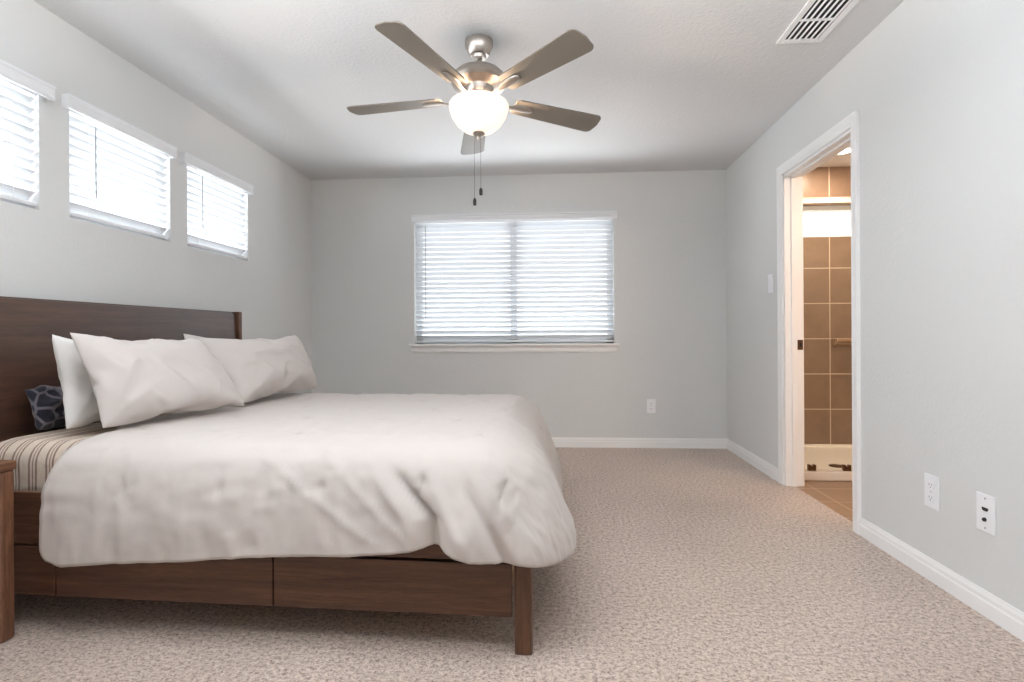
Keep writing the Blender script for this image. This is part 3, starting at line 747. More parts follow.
# fold relief of the cloth, quarter millimetres out of the surface, head to foot by near to far
FOLDS = [
    [-1,-5,-3,-7,-11,26,-35,12,-29,-30,-44,-50,-37,-1,-9,2,0,-2,6,8,-5,11,0,-8,-13,-25,-11,3,8,-12,9,11,-17,-13,-11,-6,10,15,5,-19,-15,-2,1,16,-3,-17,-16,7,-5,-16,-6,-15,-7,-2,-3,-35,-35,-30,-28,13,-30,-11,8,-20,0,-4,-2],
    [0,1,0,-2,-10,21,-36,15,-24,-31,-8,-21,-13,-14,-1,0,0,-8,-17,7,11,13,-11,17,14,-12,2,13,-22,-1,-5,13,-4,0,-16,-17,8,-2,6,1,-4,3,16,6,-3,-13,-22,4,11,-3,-3,1,-3,-6,0,-42,-41,-28,-24,11,-36,-5,20,-16,-10,3,2],
    [2,1,-21,-6,14,11,-27,18,-13,-35,19,-40,-33,0,0,0,-12,-10,-17,-13,15,9,-21,-7,-7,19,-22,11,1,7,-14,-15,7,-21,18,-17,-12,-9,-20,12,-8,-6,10,-20,16,9,8,-17,-17,-7,5,-2,0,-11,-8,-20,-21,-24,-23,-2,-41,-14,22,9,-6,5,-2],
    [5,6,3,-2,-21,1,-23,18,-16,-29,14,-56,-10,-9,-15,-4,1,15,-12,9,-4,-24,-7,6,-17,2,14,-16,-19,11,11,-24,-15,15,3,8,-10,15,-13,-16,10,3,-8,1,2,-14,-18,-6,-12,-7,-13,-6,-16,-20,4,-23,-40,-22,-6,-14,-22,-15,-12,-19,-12,-2,-13],
    [-23,-36,-24,-26,-34,1,-3,14,-2,-24,-7,-43,-29,-2,-7,8,0,-15,17,-11,8,-1,-16,19,-4,19,-19,-4,-12,-10,1,10,-27,12,7,-20,-16,7,14,-12,1,-5,14,-22,-16,7,15,-21,6,-23,11,-21,-6,6,-7,-28,-80,-27,-22,-25,11,6,19,-18,-3,19,-5],
    [-6,10,-1,-5,4,-24,9,0,-27,-9,-13,-55,-60,-9,-4,-15,2,14,-21,11,11,-11,-22,-1,17,-28,-6,-2,9,2,12,-13,11,-20,-8,-14,7,15,-19,9,-18,-2,-17,13,-10,-19,9,10,3,-5,-17,11,-13,-21,-13,19,-13,-2,-17,24,-14,12,27,6,28,29,20],
    [21,16,14,21,20,-24,3,-9,7,-25,-49,-64,5,-7,-4,-18,7,-21,1,0,-14,-13,1,-24,8,-11,-18,-12,-12,6,2,-15,10,-10,-21,10,-22,-12,20,-16,-15,20,-22,-10,-23,10,13,11,-13,5,12,-20,-10,-15,-4,-27,-31,26,19,5,-39,-17,-13,-36,-17,-39,-44],
    [-25,-43,-18,4,2,-41,-14,-30,-51,-27,-36,-16,-15,-20,11,-6,-7,-6,-10,-3,-24,-13,-15,-18,11,17,4,-12,7,11,-11,-17,3,3,-13,-9,-26,-14,-15,-11,-8,-13,7,-11,15,18,-14,-17,-11,-10,-13,8,-17,-5,-3,-22,-42,-36,-67,-21,7,-29,-52,-17,27,25,21],
    [18,-6,-18,14,22,7,-17,4,-7,-10,8,-53,-43,-2,-19,6,13,7,-9,-12,-23,-16,5,-14,-24,10,9,-16,-13,-15,0,16,22,-10,-16,0,10,-17,-11,1,-16,-14,17,8,-3,25,-2,-14,5,13,14,7,8,-3,-35,-66,-89,12,-18,-44,-7,8,15,41,32,-7,-15],
    [-8,13,23,6,18,-12,18,31,32,18,-17,-48,-39,5,-1,-7,5,8,8,-16,-12,4,-15,-11,-10,-19,9,20,6,-9,0,8,-24,17,12,5,9,13,14,-5,6,-5,-12,10,-7,-4,11,3,15,5,-9,9,-20,-3,7,-9,-6,6,10,10,39,30,5,-25,-8,21,5],
    [-13,-8,0,-25,-14,-19,-3,-14,-32,-23,-33,-60,1,0,3,-18,3,-15,15,4,0,4,-14,-9,18,-19,10,-11,12,-21,10,21,-17,14,2,6,3,-14,9,6,-15,2,-16,-11,-7,1,-8,-16,-13,-7,6,6,-10,3,7,28,-34,-54,-1,14,-26,-22,-50,-29,-39,-21,-17],
    [11,3,-29,-39,-7,19,6,-24,9,-14,-31,-39,-53,-4,-10,18,-14,12,-21,-1,17,-1,-1,-25,-3,7,-24,16,21,1,4,-19,2,-15,-16,-16,19,-12,0,-10,-16,-2,3,-10,5,-18,-17,-15,-14,-2,13,-23,2,4,-20,-36,-21,-55,-43,0,0,8,21,27,-12,-18,9],
    [-38,-18,18,-3,-34,-13,-33,-3,21,14,-17,-75,-58,-6,-2,-22,-17,14,-18,-12,24,12,-3,18,-21,7,-17,-1,-2,-11,9,15,-17,3,7,-21,-13,-8,-13,0,18,-24,-36,-9,-11,-17,-5,3,4,-2,-13,22,-9,-20,-20,3,-3,-30,-51,8,11,-16,-28,26,43,30,-5],
    [22,21,19,35,23,0,13,15,-10,-18,-11,-19,0,12,9,-7,12,-15,18,-18,-12,-11,20,-22,10,0,-7,2,-16,16,-21,9,-5,4,-3,16,-12,-13,-19,-16,-18,0,5,16,-13,15,-5,-20,12,23,7,-19,1,-6,-5,-16,-9,0,-28,-1,-35,-35,-11,-6,-24,-21,-4],
    [4,-16,-17,-2,-1,-29,-4,-3,-46,-85,-19,-13,-14,-7,-40,-27,-14,18,-13,-23,1,-3,-12,-18,-7,-14,11,-7,10,-16,-13,-12,14,-17,0,-16,-12,-18,-5,13,-13,2,-21,-4,9,-1,-8,0,-25,-30,-16,7,13,1,-15,9,-6,-16,-10,7,8,-21,23,-11,-21,-25,-16],
    [1,-34,-46,-42,-27,-54,-9,34,20,-14,-9,-17,-6,8,-1,13,11,-23,9,-18,28,-5,25,0,-16,-24,-8,12,-15,-16,17,0,-10,7,-24,23,-3,-15,6,-15,11,3,22,4,-26,12,-26,-13,2,-3,8,-4,5,1,-27,-27,-31,-14,5,-17,-36,8,25,28,35,34,24],
    [-39,-17,15,39,24,-21,9,13,-12,-46,8,-32,-47,-28,3,-21,-14,-11,11,-22,16,10,-12,-19,-1,8,6,-13,-2,1,0,7,6,14,13,20,-10,6,-7,13,-16,-5,4,10,11,-15,-4,-6,2,-9,6,-16,4,13,15,21,-6,-42,-20,-24,-4,-22,-34,5,-8,-23,-30],
    [-19,21,40,3,-6,20,26,-7,-12,-33,-1,-47,-30,3,-6,6,0,-11,-8,-2,-11,-19,-6,18,9,-12,-11,-10,-12,5,-11,7,9,11,-12,5,-20,-12,13,-10,-20,3,-10,-19,-12,11,-10,-8,-12,7,3,-8,7,-2,-27,-37,0,-28,-23,17,29,3,0,4,-18,-23,-9],
    [33,38,17,-30,-43,-22,21,-20,-9,-28,-47,-17,13,-16,-12,-2,17,-8,7,12,13,-14,-11,-11,15,-9,9,-5,-5,14,15,3,20,13,-16,-8,5,-19,-9,8,14,-9,15,-17,10,12,-2,14,16,-1,-3,-13,6,6,-3,-28,-68,35,18,10,-34,1,-7,-2,13,30,14],
    [-5,-47,-31,5,-8,-28,-33,-14,20,-22,-44,-49,18,9,-20,-31,-25,20,-12,11,4,10,13,-23,23,10,1,-7,13,-2,4,-12,-15,-27,-24,-12,7,8,-8,4,-7,19,-2,16,13,15,-6,17,15,-9,-11,-14,9,8,-8,-28,-21,-27,-39,-15,-35,-22,18,-8,-16,-15,-33],
    [-4,-41,-14,-9,-19,21,2,-42,-44,4,23,-10,-26,-14,0,-9,-3,-9,-8,-22,14,-13,-5,6,6,12,1,-1,-14,6,-8,8,11,20,16,-2,-17,-8,-22,-6,16,3,3,5,-20,11,-15,14,7,-29,4,-13,-4,0,13,-8,-12,-23,21,6,23,-6,24,30,4,2,14],
    [-1,2,-7,-17,-26,13,-27,7,-16,-76,-37,-72,3,-11,-4,-12,-12,12,-13,19,2,-1,7,11,-20,-17,3,-14,-3,-13,-1,-10,-14,21,-20,7,-9,12,8,-16,-4,-31,-25,-24,21,-4,9,11,-5,4,-11,6,-5,15,-16,-42,-1,2,-32,-24,-34,-14,-33,10,12,-11,-3],
    [30,31,15,-9,-3,-14,-12,13,-31,-22,-48,-57,-16,5,-7,-3,-8,-17,18,-22,-14,14,-7,13,-5,4,-22,-7,-22,16,14,11,10,20,-18,12,-4,7,12,-5,7,8,15,16,10,-12,-13,-7,-19,-6,13,-8,-13,-6,-22,-37,-18,9,-37,0,2,19,6,-3,-34,-20,-23],
    [-25,-21,-39,-43,-38,-8,-30,-32,-5,-35,-2,-49,-47,-30,0,-9,-15,-10,16,-21,-17,-17,-13,-11,-1,16,-23,12,-10,-19,-7,12,-7,-20,-3,0,-13,7,2,-21,-15,1,8,13,-3,21,-1,-5,18,0,-17,5,17,-18,-24,11,-3,-29,-24,9,5,-20,23,14,3,15,27],
    [1,-3,14,24,29,32,10,-9,-29,16,30,-30,-20,-3,-9,-5,-7,-24,6,-7,15,-6,7,8,-16,-8,14,13,-21,-18,-10,3,2,9,-5,3,-20,-3,-14,-1,0,14,14,-21,9,-13,-9,-14,1,-20,13,9,-14,5,-12,-36,-56,26,11,15,-37,-22,-12,0,23,-3,-26],
    [0,-3,-8,-7,-17,-1,8,-13,13,-17,-23,-8,5,-10,-17,12,27,8,-14,11,8,-10,-14,15,11,-21,-11,-5,-17,1,9,5,9,26,12,-1,2,-8,4,-8,25,-15,-13,-15,-15,-20,-19,-9,15,-12,-16,-14,-13,9,10,15,1,-16,4,15,10,5,-29,-5,-43,-21,1],
    [10,4,-4,-12,-24,-18,-27,24,0,-52,-27,-70,-15,3,-13,1,-13,-16,-12,14,-17,-2,-19,-20,-4,15,-15,12,13,4,13,15,21,-28,10,-10,2,-2,-10,-2,0,14,-31,-14,0,-4,4,2,0,-11,-4,-1,14,11,-4,-32,-27,-41,-37,-36,-39,3,24,5,17,10,9],
    [-5,-16,6,8,-1,-33,4,-4,-39,-11,-33,-41,-7,4,7,3,-13,-14,-9,7,-21,-2,-5,-28,20,-28,6,5,-14,2,-15,0,-19,17,-8,-9,-10,-3,7,13,-27,9,-5,-5,2,-2,-6,-20,8,-4,11,-13,6,-4,-4,-10,-17,-19,-1,8,-4,-35,17,15,2,-10,-22],
    [3,4,-4,9,-18,5,-15,6,-6,-31,-22,-37,-9,15,15,18,0,-16,-10,-17,-17,5,3,-20,20,-34,0,-22,0,0,-17,-2,-7,11,-10,8,-8,13,-14,-10,-25,13,-22,10,3,-5,14,-8,13,-9,-13,10,12,-20,-51,-47,-31,-22,-33,-8,32,27,-42,-9,-4,6,-1],
    [-20,-11,11,-11,-36,4,-10,-27,-2,-44,-15,-38,-41,-19,-10,4,-24,-16,17,-30,-2,-15,17,11,-12,11,23,-15,17,-17,-20,-22,21,-3,-7,0,-15,14,-22,-10,11,-18,11,5,4,-17,13,-20,7,-20,5,-19,-3,-15,-4,-6,-20,-5,-14,15,15,-31,2,21,-33,-18,8],
    [13,9,-34,-19,-12,-1,-36,-19,-2,-16,-31,-50,-7,0,7,8,13,3,5,13,-3,-8,-28,1,-30,-17,-31,16,-22,13,-17,-17,12,-11,-24,4,6,-3,7,7,-9,-36,-12,3,-12,-13,-18,-18,9,5,13,7,-15,9,-21,2,-12,-36,-48,-16,-41,-36,15,4,36,3,-13],
    [-11,-28,-19,4,-20,-3,5,-10,-12,-13,-24,-38,-37,-33,-22,-21,-20,7,16,2,11,14,5,-4,-37,31,-25,12,21,-3,-10,10,-19,-25,17,-13,-14,17,17,9,20,-34,-9,4,23,-23,18,-13,12,-13,-21,9,17,-2,-41,-57,-64,-36,9,-27,-31,-3,15,6,-13,3,37],
    [-7,5,15,-9,2,11,-21,-21,-33,-12,-16,-14,-3,10,-1,4,-9,11,-20,11,11,20,4,13,-2,36,10,-2,-12,-4,-9,12,-19,-9,12,-10,0,-9,-3,6,25,18,-1,10,6,-8,6,-14,22,-27,12,11,1,7,-2,5,-7,12,7,19,-20,-15,-14,7,3,-37,-22],
    [32,24,25,10,0,-6,-25,8,-7,-35,-61,-56,-8,10,11,6,12,-3,1,-11,-11,8,-3,7,23,16,-1,-17,-1,-7,10,9,-18,13,12,6,5,-9,-4,-17,-18,7,17,-13,-18,-16,-7,-17,-8,-18,-4,-11,-13,4,-18,-30,-30,-24,-35,-26,15,10,1,23,28,10,-32],
    [3,0,0,5,-28,5,11,-12,-25,-4,-6,-32,-35,-3,11,-13,-10,11,-12,-18,2,12,19,-22,-23,-18,-15,14,-10,-16,4,13,-13,5,-12,-11,7,-12,-15,9,7,-13,-19,-6,-14,-15,2,4,1,-3,3,-14,19,-9,-46,-51,-51,-8,-41,-31,4,7,-18,-21,-1,10,-17],
    [-20,-18,-20,-29,8,-6,-6,-14,-36,-36,-8,3,0,-2,-12,2,-6,6,-19,-12,12,4,5,-17,20,11,16,-13,9,13,-5,5,-3,-20,0,-18,4,-7,-3,-12,-5,-6,-29,-4,-8,1,15,-11,-19,12,3,6,-13,-12,-1,-9,1,16,-8,11,-17,-26,-7,-17,-27,-16,15],
    [7,9,10,9,-7,-5,-30,-25,-36,-46,1,-32,-44,-25,14,-14,5,-20,10,-12,-21,-13,-2,-5,10,-11,-5,-10,-4,-12,-13,-13,22,8,-15,14,-17,-3,10,-22,9,11,-32,10,-5,11,-18,-9,-13,13,17,-10,1,-3,-34,-41,-16,-16,-2,30,15,-42,-19,15,22,21,-1],
    [-6,14,17,-14,-52,-16,-7,-7,-12,-17,-13,-39,-23,-4,7,-1,4,-3,9,-19,-7,-16,-12,-6,11,-16,12,10,25,-20,18,-3,-10,0,-14,11,4,22,0,7,11,-29,-10,7,11,6,9,-2,-1,-17,-11,1,3,0,-6,-47,-44,-42,7,2,-18,-14,-13,22,25,25,9],
    [-17,17,4,-23,-43,-11,-26,-25,-2,-14,-13,-38,-38,6,-4,2,3,10,7,6,6,-9,2,6,-22,14,-17,-11,-13,-7,12,4,8,-27,12,-4,-10,17,-2,-10,15,-10,13,-17,-13,-16,5,0,-4,0,-22,-2,3,0,3,-6,-21,-27,-11,-3,-47,15,28,17,-20,-29,-8],
    [14,7,9,3,-23,-27,-29,-1,-14,-4,-26,-49,-46,10,-2,-1,-5,-13,-11,7,3,-1,-18,-2,-45,14,-11,-9,-27,13,10,4,-3,-4,7,-20,3,17,4,2,-15,-24,18,-7,-15,-23,-5,7,8,-4,-16,-8,-3,3,-29,-13,-8,1,-40,-2,-52,-4,17,-24,-11,-5,-12],
    [-15,-20,-6,2,-17,-12,3,-14,7,-8,-16,-44,-27,-9,-6,-25,-22,15,-5,-11,9,7,13,-3,-53,0,-29,9,-32,18,-6,2,-22,-25,-15,-12,8,8,-2,4,-3,-30,1,11,-9,-18,4,-6,8,-15,-12,-9,-5,-4,-31,-46,-15,-9,-7,2,-37,16,15,-12,-18,14,10],
    [1,6,9,-4,-13,20,-16,8,16,-43,-43,-75,-43,-32,-60,-45,-3,-48,-14,16,-25,-31,-5,-29,-25,-37,-19,14,-31,15,1,-21,-39,-34,-1,1,-33,-12,-17,12,-8,-20,-15,2,-32,5,-13,-17,5,-38,-9,-7,4,3,-18,-44,-14,15,15,-13,-5,10,0,-20,1,-5,-21],
    [-7,2,-6,-12,23,-5,-32,13,15,-14,-18,-40,-15,-3,-40,-23,-41,-83,-27,-5,-71,-120,-39,-33,-30,-80,-22,-23,14,31,38,12,-12,-74,-23,-47,-53,-41,-24,4,-12,-35,-68,-42,-41,-45,-6,-81,-62,-21,-45,-55,-24,-5,-7,-31,-18,-20,7,-37,-47,-8,-17,-27,6,-14,-8],
    [-5,-2,-21,23,16,-25,-30,-7,-26,-17,-5,-28,-13,-35,-17,-10,-2,-14,-49,0,-16,-76,-80,-13,-38,-11,0,9,2,-1,19,-18,4,-40,-26,3,-69,-51,-38,-27,-5,-8,-83,-68,-60,-9,3,-8,-47,-43,-17,-66,-44,-36,-4,1,-31,-40,6,-44,-16,17,-22,-8,10,7,6],
    [-7,-21,0,19,14,-1,-10,-9,-19,-40,-6,-7,-23,-17,-25,-13,0,6,-53,2,8,19,-47,14,43,20,-3,-18,9,-34,-40,-23,3,5,-27,22,-42,-32,-14,-41,23,-15,-41,-38,-8,27,30,29,24,10,17,-37,-26,-15,-14,1,-15,-8,2,-30,-21,21,6,-7,-1,-16,-15],
    [-17,-20,22,-7,3,0,-38,-16,-33,-49,-29,13,9,1,-17,-29,-34,25,38,-16,-48,-24,18,53,1,-31,-19,-49,2,-26,-3,4,-41,24,26,-43,26,-1,-10,9,-13,-5,-14,31,-10,-1,-33,-24,-16,-10,4,-42,-27,-29,-25,-27,-26,2,-27,-57,-30,14,19,7,-22,-23,1],
    [-30,7,2,-30,-23,2,-24,-44,-21,-25,-5,-22,-47,-58,-56,-12,-5,23,-41,-52,-9,-35,-2,-37,-23,-18,-51,-37,11,35,41,-38,-26,31,-33,-39,15,-25,11,-43,-7,35,16,-22,-29,-10,-30,-31,-30,-30,-28,-10,-13,-21,-24,-27,7,-4,-33,-33,-3,-8,8,-7,-17,2,15],
    [-6,9,-18,-8,-37,-24,-1,-13,-27,6,-9,-27,3,3,4,20,-1,-16,-7,-15,-12,4,-12,-27,-6,14,-12,-21,-4,-9,25,-52,6,24,-45,-6,16,-45,7,-19,-57,23,-30,-53,-7,-12,19,18,9,-24,-30,11,-3,8,9,13,17,15,3,16,19,3,-16,-39,-22,11,-12],
    [7,5,-3,-4,-10,-17,-17,-11,0,-13,7,16,14,-14,2,2,4,-9,-9,-21,3,10,-36,6,-32,-6,50,5,-46,-7,14,-23,-19,4,-35,7,-3,-17,-12,-3,-21,20,10,-23,-24,21,6,-8,20,-23,-3,29,-17,-34,-44,-45,-41,-32,-10,-16,8,-20,-32,-14,8,-11,-5],
    [15,5,-18,-22,-9,-1,-24,-39,-32,-2,-32,-12,-21,-24,-38,-29,9,-57,-22,-37,14,-23,-26,-5,-32,-35,23,12,-24,21,45,-37,-20,30,-13,13,-29,16,-14,-13,23,-8,18,-17,-13,-33,-4,-37,-14,-16,8,-16,-26,-15,-9,-3,1,-8,-20,-19,-20,-22,-13,1,8,-19,0],
    [-10,11,-9,-19,-20,4,-8,3,5,2,-9,-28,-26,2,0,6,1,-64,-20,-31,24,2,-51,10,-17,-39,24,10,-7,47,-17,-36,-34,-13,21,15,-37,9,-26,-41,24,-30,2,-18,-13,23,-4,-42,3,7,25,-29,-5,5,1,-22,-26,0,7,2,-5,-11,-16,5,-3,-19,0],
    [-9,11,-11,-9,1,4,-6,4,0,-21,8,-4,18,14,-2,-21,12,-47,-5,-8,25,-12,-21,9,-11,-16,26,-33,-25,40,-43,14,-2,-35,12,25,-45,27,-14,-42,34,-11,-4,-34,-22,-1,27,-32,-38,-5,5,-33,3,1,-3,5,-21,2,-1,-8,-15,0,8,6,1,-15,-6],
    [-6,3,-24,-16,5,-12,-15,-1,-7,-25,11,-1,-4,12,-19,-33,11,-15,-37,33,-23,3,11,-39,-20,44,-17,-45,-21,36,-41,21,23,-10,-9,14,-41,27,3,-45,38,0,-30,-17,2,-27,33,-50,-3,19,-26,-26,3,-18,-15,6,-20,-14,2,-8,-3,3,-7,-6,5,-10,-18],
    [-8,1,-9,-4,9,-12,-11,1,-3,-12,13,-18,-5,19,-17,-2,-9,21,-30,19,-22,3,11,-16,-13,34,-19,2,-25,19,-52,22,-2,-34,26,-11,-24,0,12,-44,36,-34,1,-2,6,-44,26,-38,15,-14,-18,2,10,-25,-18,8,-14,-26,-4,-3,-1,-11,-18,-2,1,-14,-11],
]
def fold(i, j):
    a, b = min(i / 3, 54 - 1.001), min(j / 3, 67 - 1.001)
    i0, j0 = int(a), int(b); fa, fb = a - i0, b - j0
    fa = fa * fa * (3 - 2 * fa); fb = fb * fb * (3 - 2 * fb)
    A, B = FOLDS[i0], FOLDS[i0 + 1]
    return ((A[j0] * (1 - fb) + A[j0 + 1] * fb) * (1 - fa) + (B[j0] * (1 - fb) + B[j0 + 1] * fb) * fa) / 4000
def comforter():
    bm = bmesh.new()
    NA, NB, ND = 110, 100, 50
    # columns in sheet space: a in [0..1] along the bed core, then drape rows; build the sheet as grid (i, j)
    La, Lb, D = 1.64 + CX, CY1 - CY0, 0.56
    us = [-1.64 + i * (1.64 + CX) / NA for i in range(NA + 1)] + [CX + D * (k_ + 1) / ND for k_ in range(ND)]
    vs = [CY0 - D * (ND - k_) / ND for k_ in range(ND)] + [CY0 + j * Lb / NB for j in range(NB + 1)] + [CY1 + D * (k_ + 1) / ND for k_ in range(ND)]
    grid = []
    for iu, u in enumerate(us):
        row = []
        for jv, v in enumerate(vs):
            qx, qy = min(u, CX), min(max(v, CY0), CY1)
            dx, dy = u - qx, v - qy
            if dx == 0 and dy == 0:
                p = Vector((u, v, ZT)); nrm = Vector((0, 0, 1)); t = 0.0; ang = 0; per = 0
            else:
                t = max(abs(dx), abs(dy)) / D
                # direction round the corner, softened so the corner fans out
                if dy <= 0: ang = math.atan2(dx, -dy) / (PI / 2)
                else: ang = 2 - math.atan2(dx, dy) / (PI / 2)
                th = ang * PI / 2
                d = Vector((math.sin(th), -math.cos(th), 0))
                c2 = math.sin(th) ** 2
                zh = hem(qx, qy, ang)
                # walk down the drape curve by arc length
                kf = ss(0.25, 1.1, qy)
                pts = []; run = 0.0
                for k_ in range(27):
                    z = ZT - (ZT - zh) * (k_ / 26) ** 1.7
                    fo = profile_at(FOOT_N, z) * (1 - kf) + profile_at(FOOT_F, z) * kf
                    ne = profile_at(NEAR if ang <= 1 else FAR, z)
                    r = fo * c2 + ne * (1 - c2)
                    if pts: run += math.hypot(r - pts[-1][1], z - pts[-1][2])
                    pts.append((run, r, z))
                want = t * run
                for k_ in range(26):
                    if want <= pts[k_ + 1][0] or k_ == 25: break
                f_ = min(1.0, (want - pts[k_][0]) / max(1e-9, pts[k_ + 1][0] - pts[k_][0]))
                r = pts[k_][1] + (pts[k_ + 1][1] - pts[k_][1]) * f_
                z = pts[k_][2] + (pts[k_ + 1][2] - pts[k_][2]) * f_
                p = Vector((qx, qy, 0)) + d * r; p.z = z
                nrm = (d * ss(0.1, 0.45, t) + Vector((0, 0, 1)) * (1 - ss(0.1, 0.45, t))).normalized()
                per = qx if ang < 1e-4 else (CX + 0.35 * ang if ang <= 1 and qy <= CY0 else CX + 0.35 + (qy - CY0))
            # folds hanging from the edge
            h_ = 0.0
            drape = ss(0.28, 0.9, t)
            if drape > 0:
                k1 = noise.noise(Vector((per * 2.6 + 3.1, t * 0.7, 0.3)))
                k2 = noise.noise(Vector((per * 6.5 + 1.7 + t * 1.2, t * 1.1, 2.3)))
                corner = math.exp(-((per - (CX + 0.12)) / 0.33) ** 2) if dy <= 0 else 0.25
                h_ += drape * (0.016 * k1 + 0.010 * k2) * (0.45 + 1.3 * corner)
            # pulled creases and broad puffiness
            a_ = p
            n1 = noise.noise(Vector((a_.x * 3.1, a_.y * 3.1 + 9, a_.z * 3.1)))
            w1 = Vector((a_.x * 9 + a_.z * 7, a_.y * 6, (a_.z * 4 - a_.x * 2.5))) + Vector((n1, n1, 0)) * 1.3
            rid = 1 - abs(noise.noise(w1)) * 2
            w2 = Vector((a_.x * 20 - a_.z * 13, a_.y * 16, a_.z * 9 + a_.x * 7)) + Vector((n1, n1, n1)) * 2.0
            rid2 = 1 - abs(noise.noise(w2)) * 2
            amp = 0.35 + 0.65 * ss(0.15, 0.4, t)
            h_ += 0.005 * n1 + amp * (0.0010 * max(0, rid) ** 2 + 0.0010 * max(0, rid2) ** 2) + 0.34 * fold(iu, jv)
            # tufts: pinched points with little pulls round them
            for (tx, ty) in TUFT:
                ddx, ddy = u - tx, v - ty
                rr = ddx * ddx + ddy * ddy
                if rr < 0.03:
                    slit = math.exp(-(ddx / 0.009) ** 2 - (ddy / 0.024) ** 2)
                    h_ -= 0.011 * slit + 0.005 * math.exp(-rr / 0.0022)
                    an = math.atan2(ddy, ddx)
                    h_ += 0.0022 * math.sin(an * 4 + tx * 40) * math.exp(-rr / 0.006) * min(1, rr / 0.0012)
            # soft creases hanging down the drape, leaning towards the foot corner
            if t > 0.25:
                lean = 0.55 * math.exp(-((-p.x) / 0.9) ** 2) if dy < 0 else 0.0
                q_ = (per + lean * (1 - t) * 0.5) if dy < 0 else per
                c1 = noise.noise(Vector((q_ * 9.0 + n1 * 0.5, t * 1.3, 4.0)))
                c2 = noise.noise(Vector((q_ * 21.0 + n1 * 0.8, t * 2.2, 8.0)))
                h_ += ss(0.25, 0.6, t) * (0.0050 * math.exp(-(c1 * 4.0) ** 2) + 0.0022 * math.exp(-(c2 * 4.0) ** 2))
            if dy < 0:
                X = -p.x; Z = p.z
                # deep slanting crease near the foot corner and the lump of cloth bunched beside it
                line = (X - 0.290) - (Z - 0.37) * 0.10 - max(0, Z - 0.44) * 0.9
                fade = ss(0.62, 0.46, Z)
                h_ -= 0.040 * math.exp(-(line / 0.020) ** 2) * fade
                h_ += 0.040 * math.exp(-((X - 0.20) / 0.075) ** 2) * ss(0.58, 0.38, Z)
                h_ += 0.018 * math.exp(-((line - 0.07) / 0.040) ** 2) * fade
                l2 = (X - 0.10) - (Z - 0.35) * 0.55
                h_ -= 0.020 * math.exp(-(l2 / 0.020) ** 2) * ss(0.57, 0.45, Z)
                h_ += 0.020 * math.exp(-((X - 0.0) / 0.06) ** 2) * ss(0.5, 0.34, Z)
                # long soft drag lines running from the corner up the front
                for (c0, sl, am, wd) in ((0.42, 1.15, 0.007, 0.022), (0.56, 1.5, 0.006, 0.025), (0.36, 0.8, 0.006, 0.016), (0.22, 0.6, 0.010, 0.018)):
                    l3 = (X - c0) - (Z - 0.40) * sl
                    h_ += am * math.exp(-(l3 / wd) ** 2) * ss(0.32, 0.40, Z) * ss(0.66, 0.58, Z)
                # left edge: soft rounded lower corner
            p = p + nrm * h_
            # the head edge is not quite straight: pulled back near the hem
            if u < -1.30:
                k_ = ss(-1.30, -1.64, u)
                edge = lerp([0.235, 0.26, 0.30, 0.36, 0.46, 0.60, 0.645, 0.66], [0.045, 0.026, 0.016, 0.012, 0.014, 0.036, 0.055, 0.065], p.z) if dy < 0 else lerp([CY0, 0.30, 0.5, 1.6], [0.065, 0.005, -0.03, -0.03], v)
                edge += 0.010 * noise.noise(Vector((v * 6, 1.0, u)))
                p.x += edge * k_
                p.z += 0.004 * k_
                if dy < 0 and p.z < 0.30: p.z += 0.02 * ss(-1.57, -1.645, u) * ss(0.30, 0.24, p.z)
            row.append(bm.verts.new(p))
        grid.append(row)
    for i in range(len(us) - 1):
        for j in range(len(vs) - 1):
            bm.faces.new((grid[i][j], grid[i + 1][j], grid[i + 1][j + 1], grid[i][j + 1]))
    bm.normal_update()
    o = link('comforter', bm, M['comforter'], None, True, BO, BR)
    so = o.modifiers.new('thickness', 'SOLIDIFY'); so.thickness = 0.014; so.offset = -1.0
    return o
cf = comforter()
tag(cf, 'oatmeal tufted comforter spread over the bed and hanging over its sides', 'comforter')

# ------------------------------------------------------------------ pillows
def bed_pt(a, b, z):
    return Vector((BO[0] - a * math.cos(BR) + b * -math.sin(BR), BO[1] - a * math.sin(BR) + b * math.cos(BR), z))
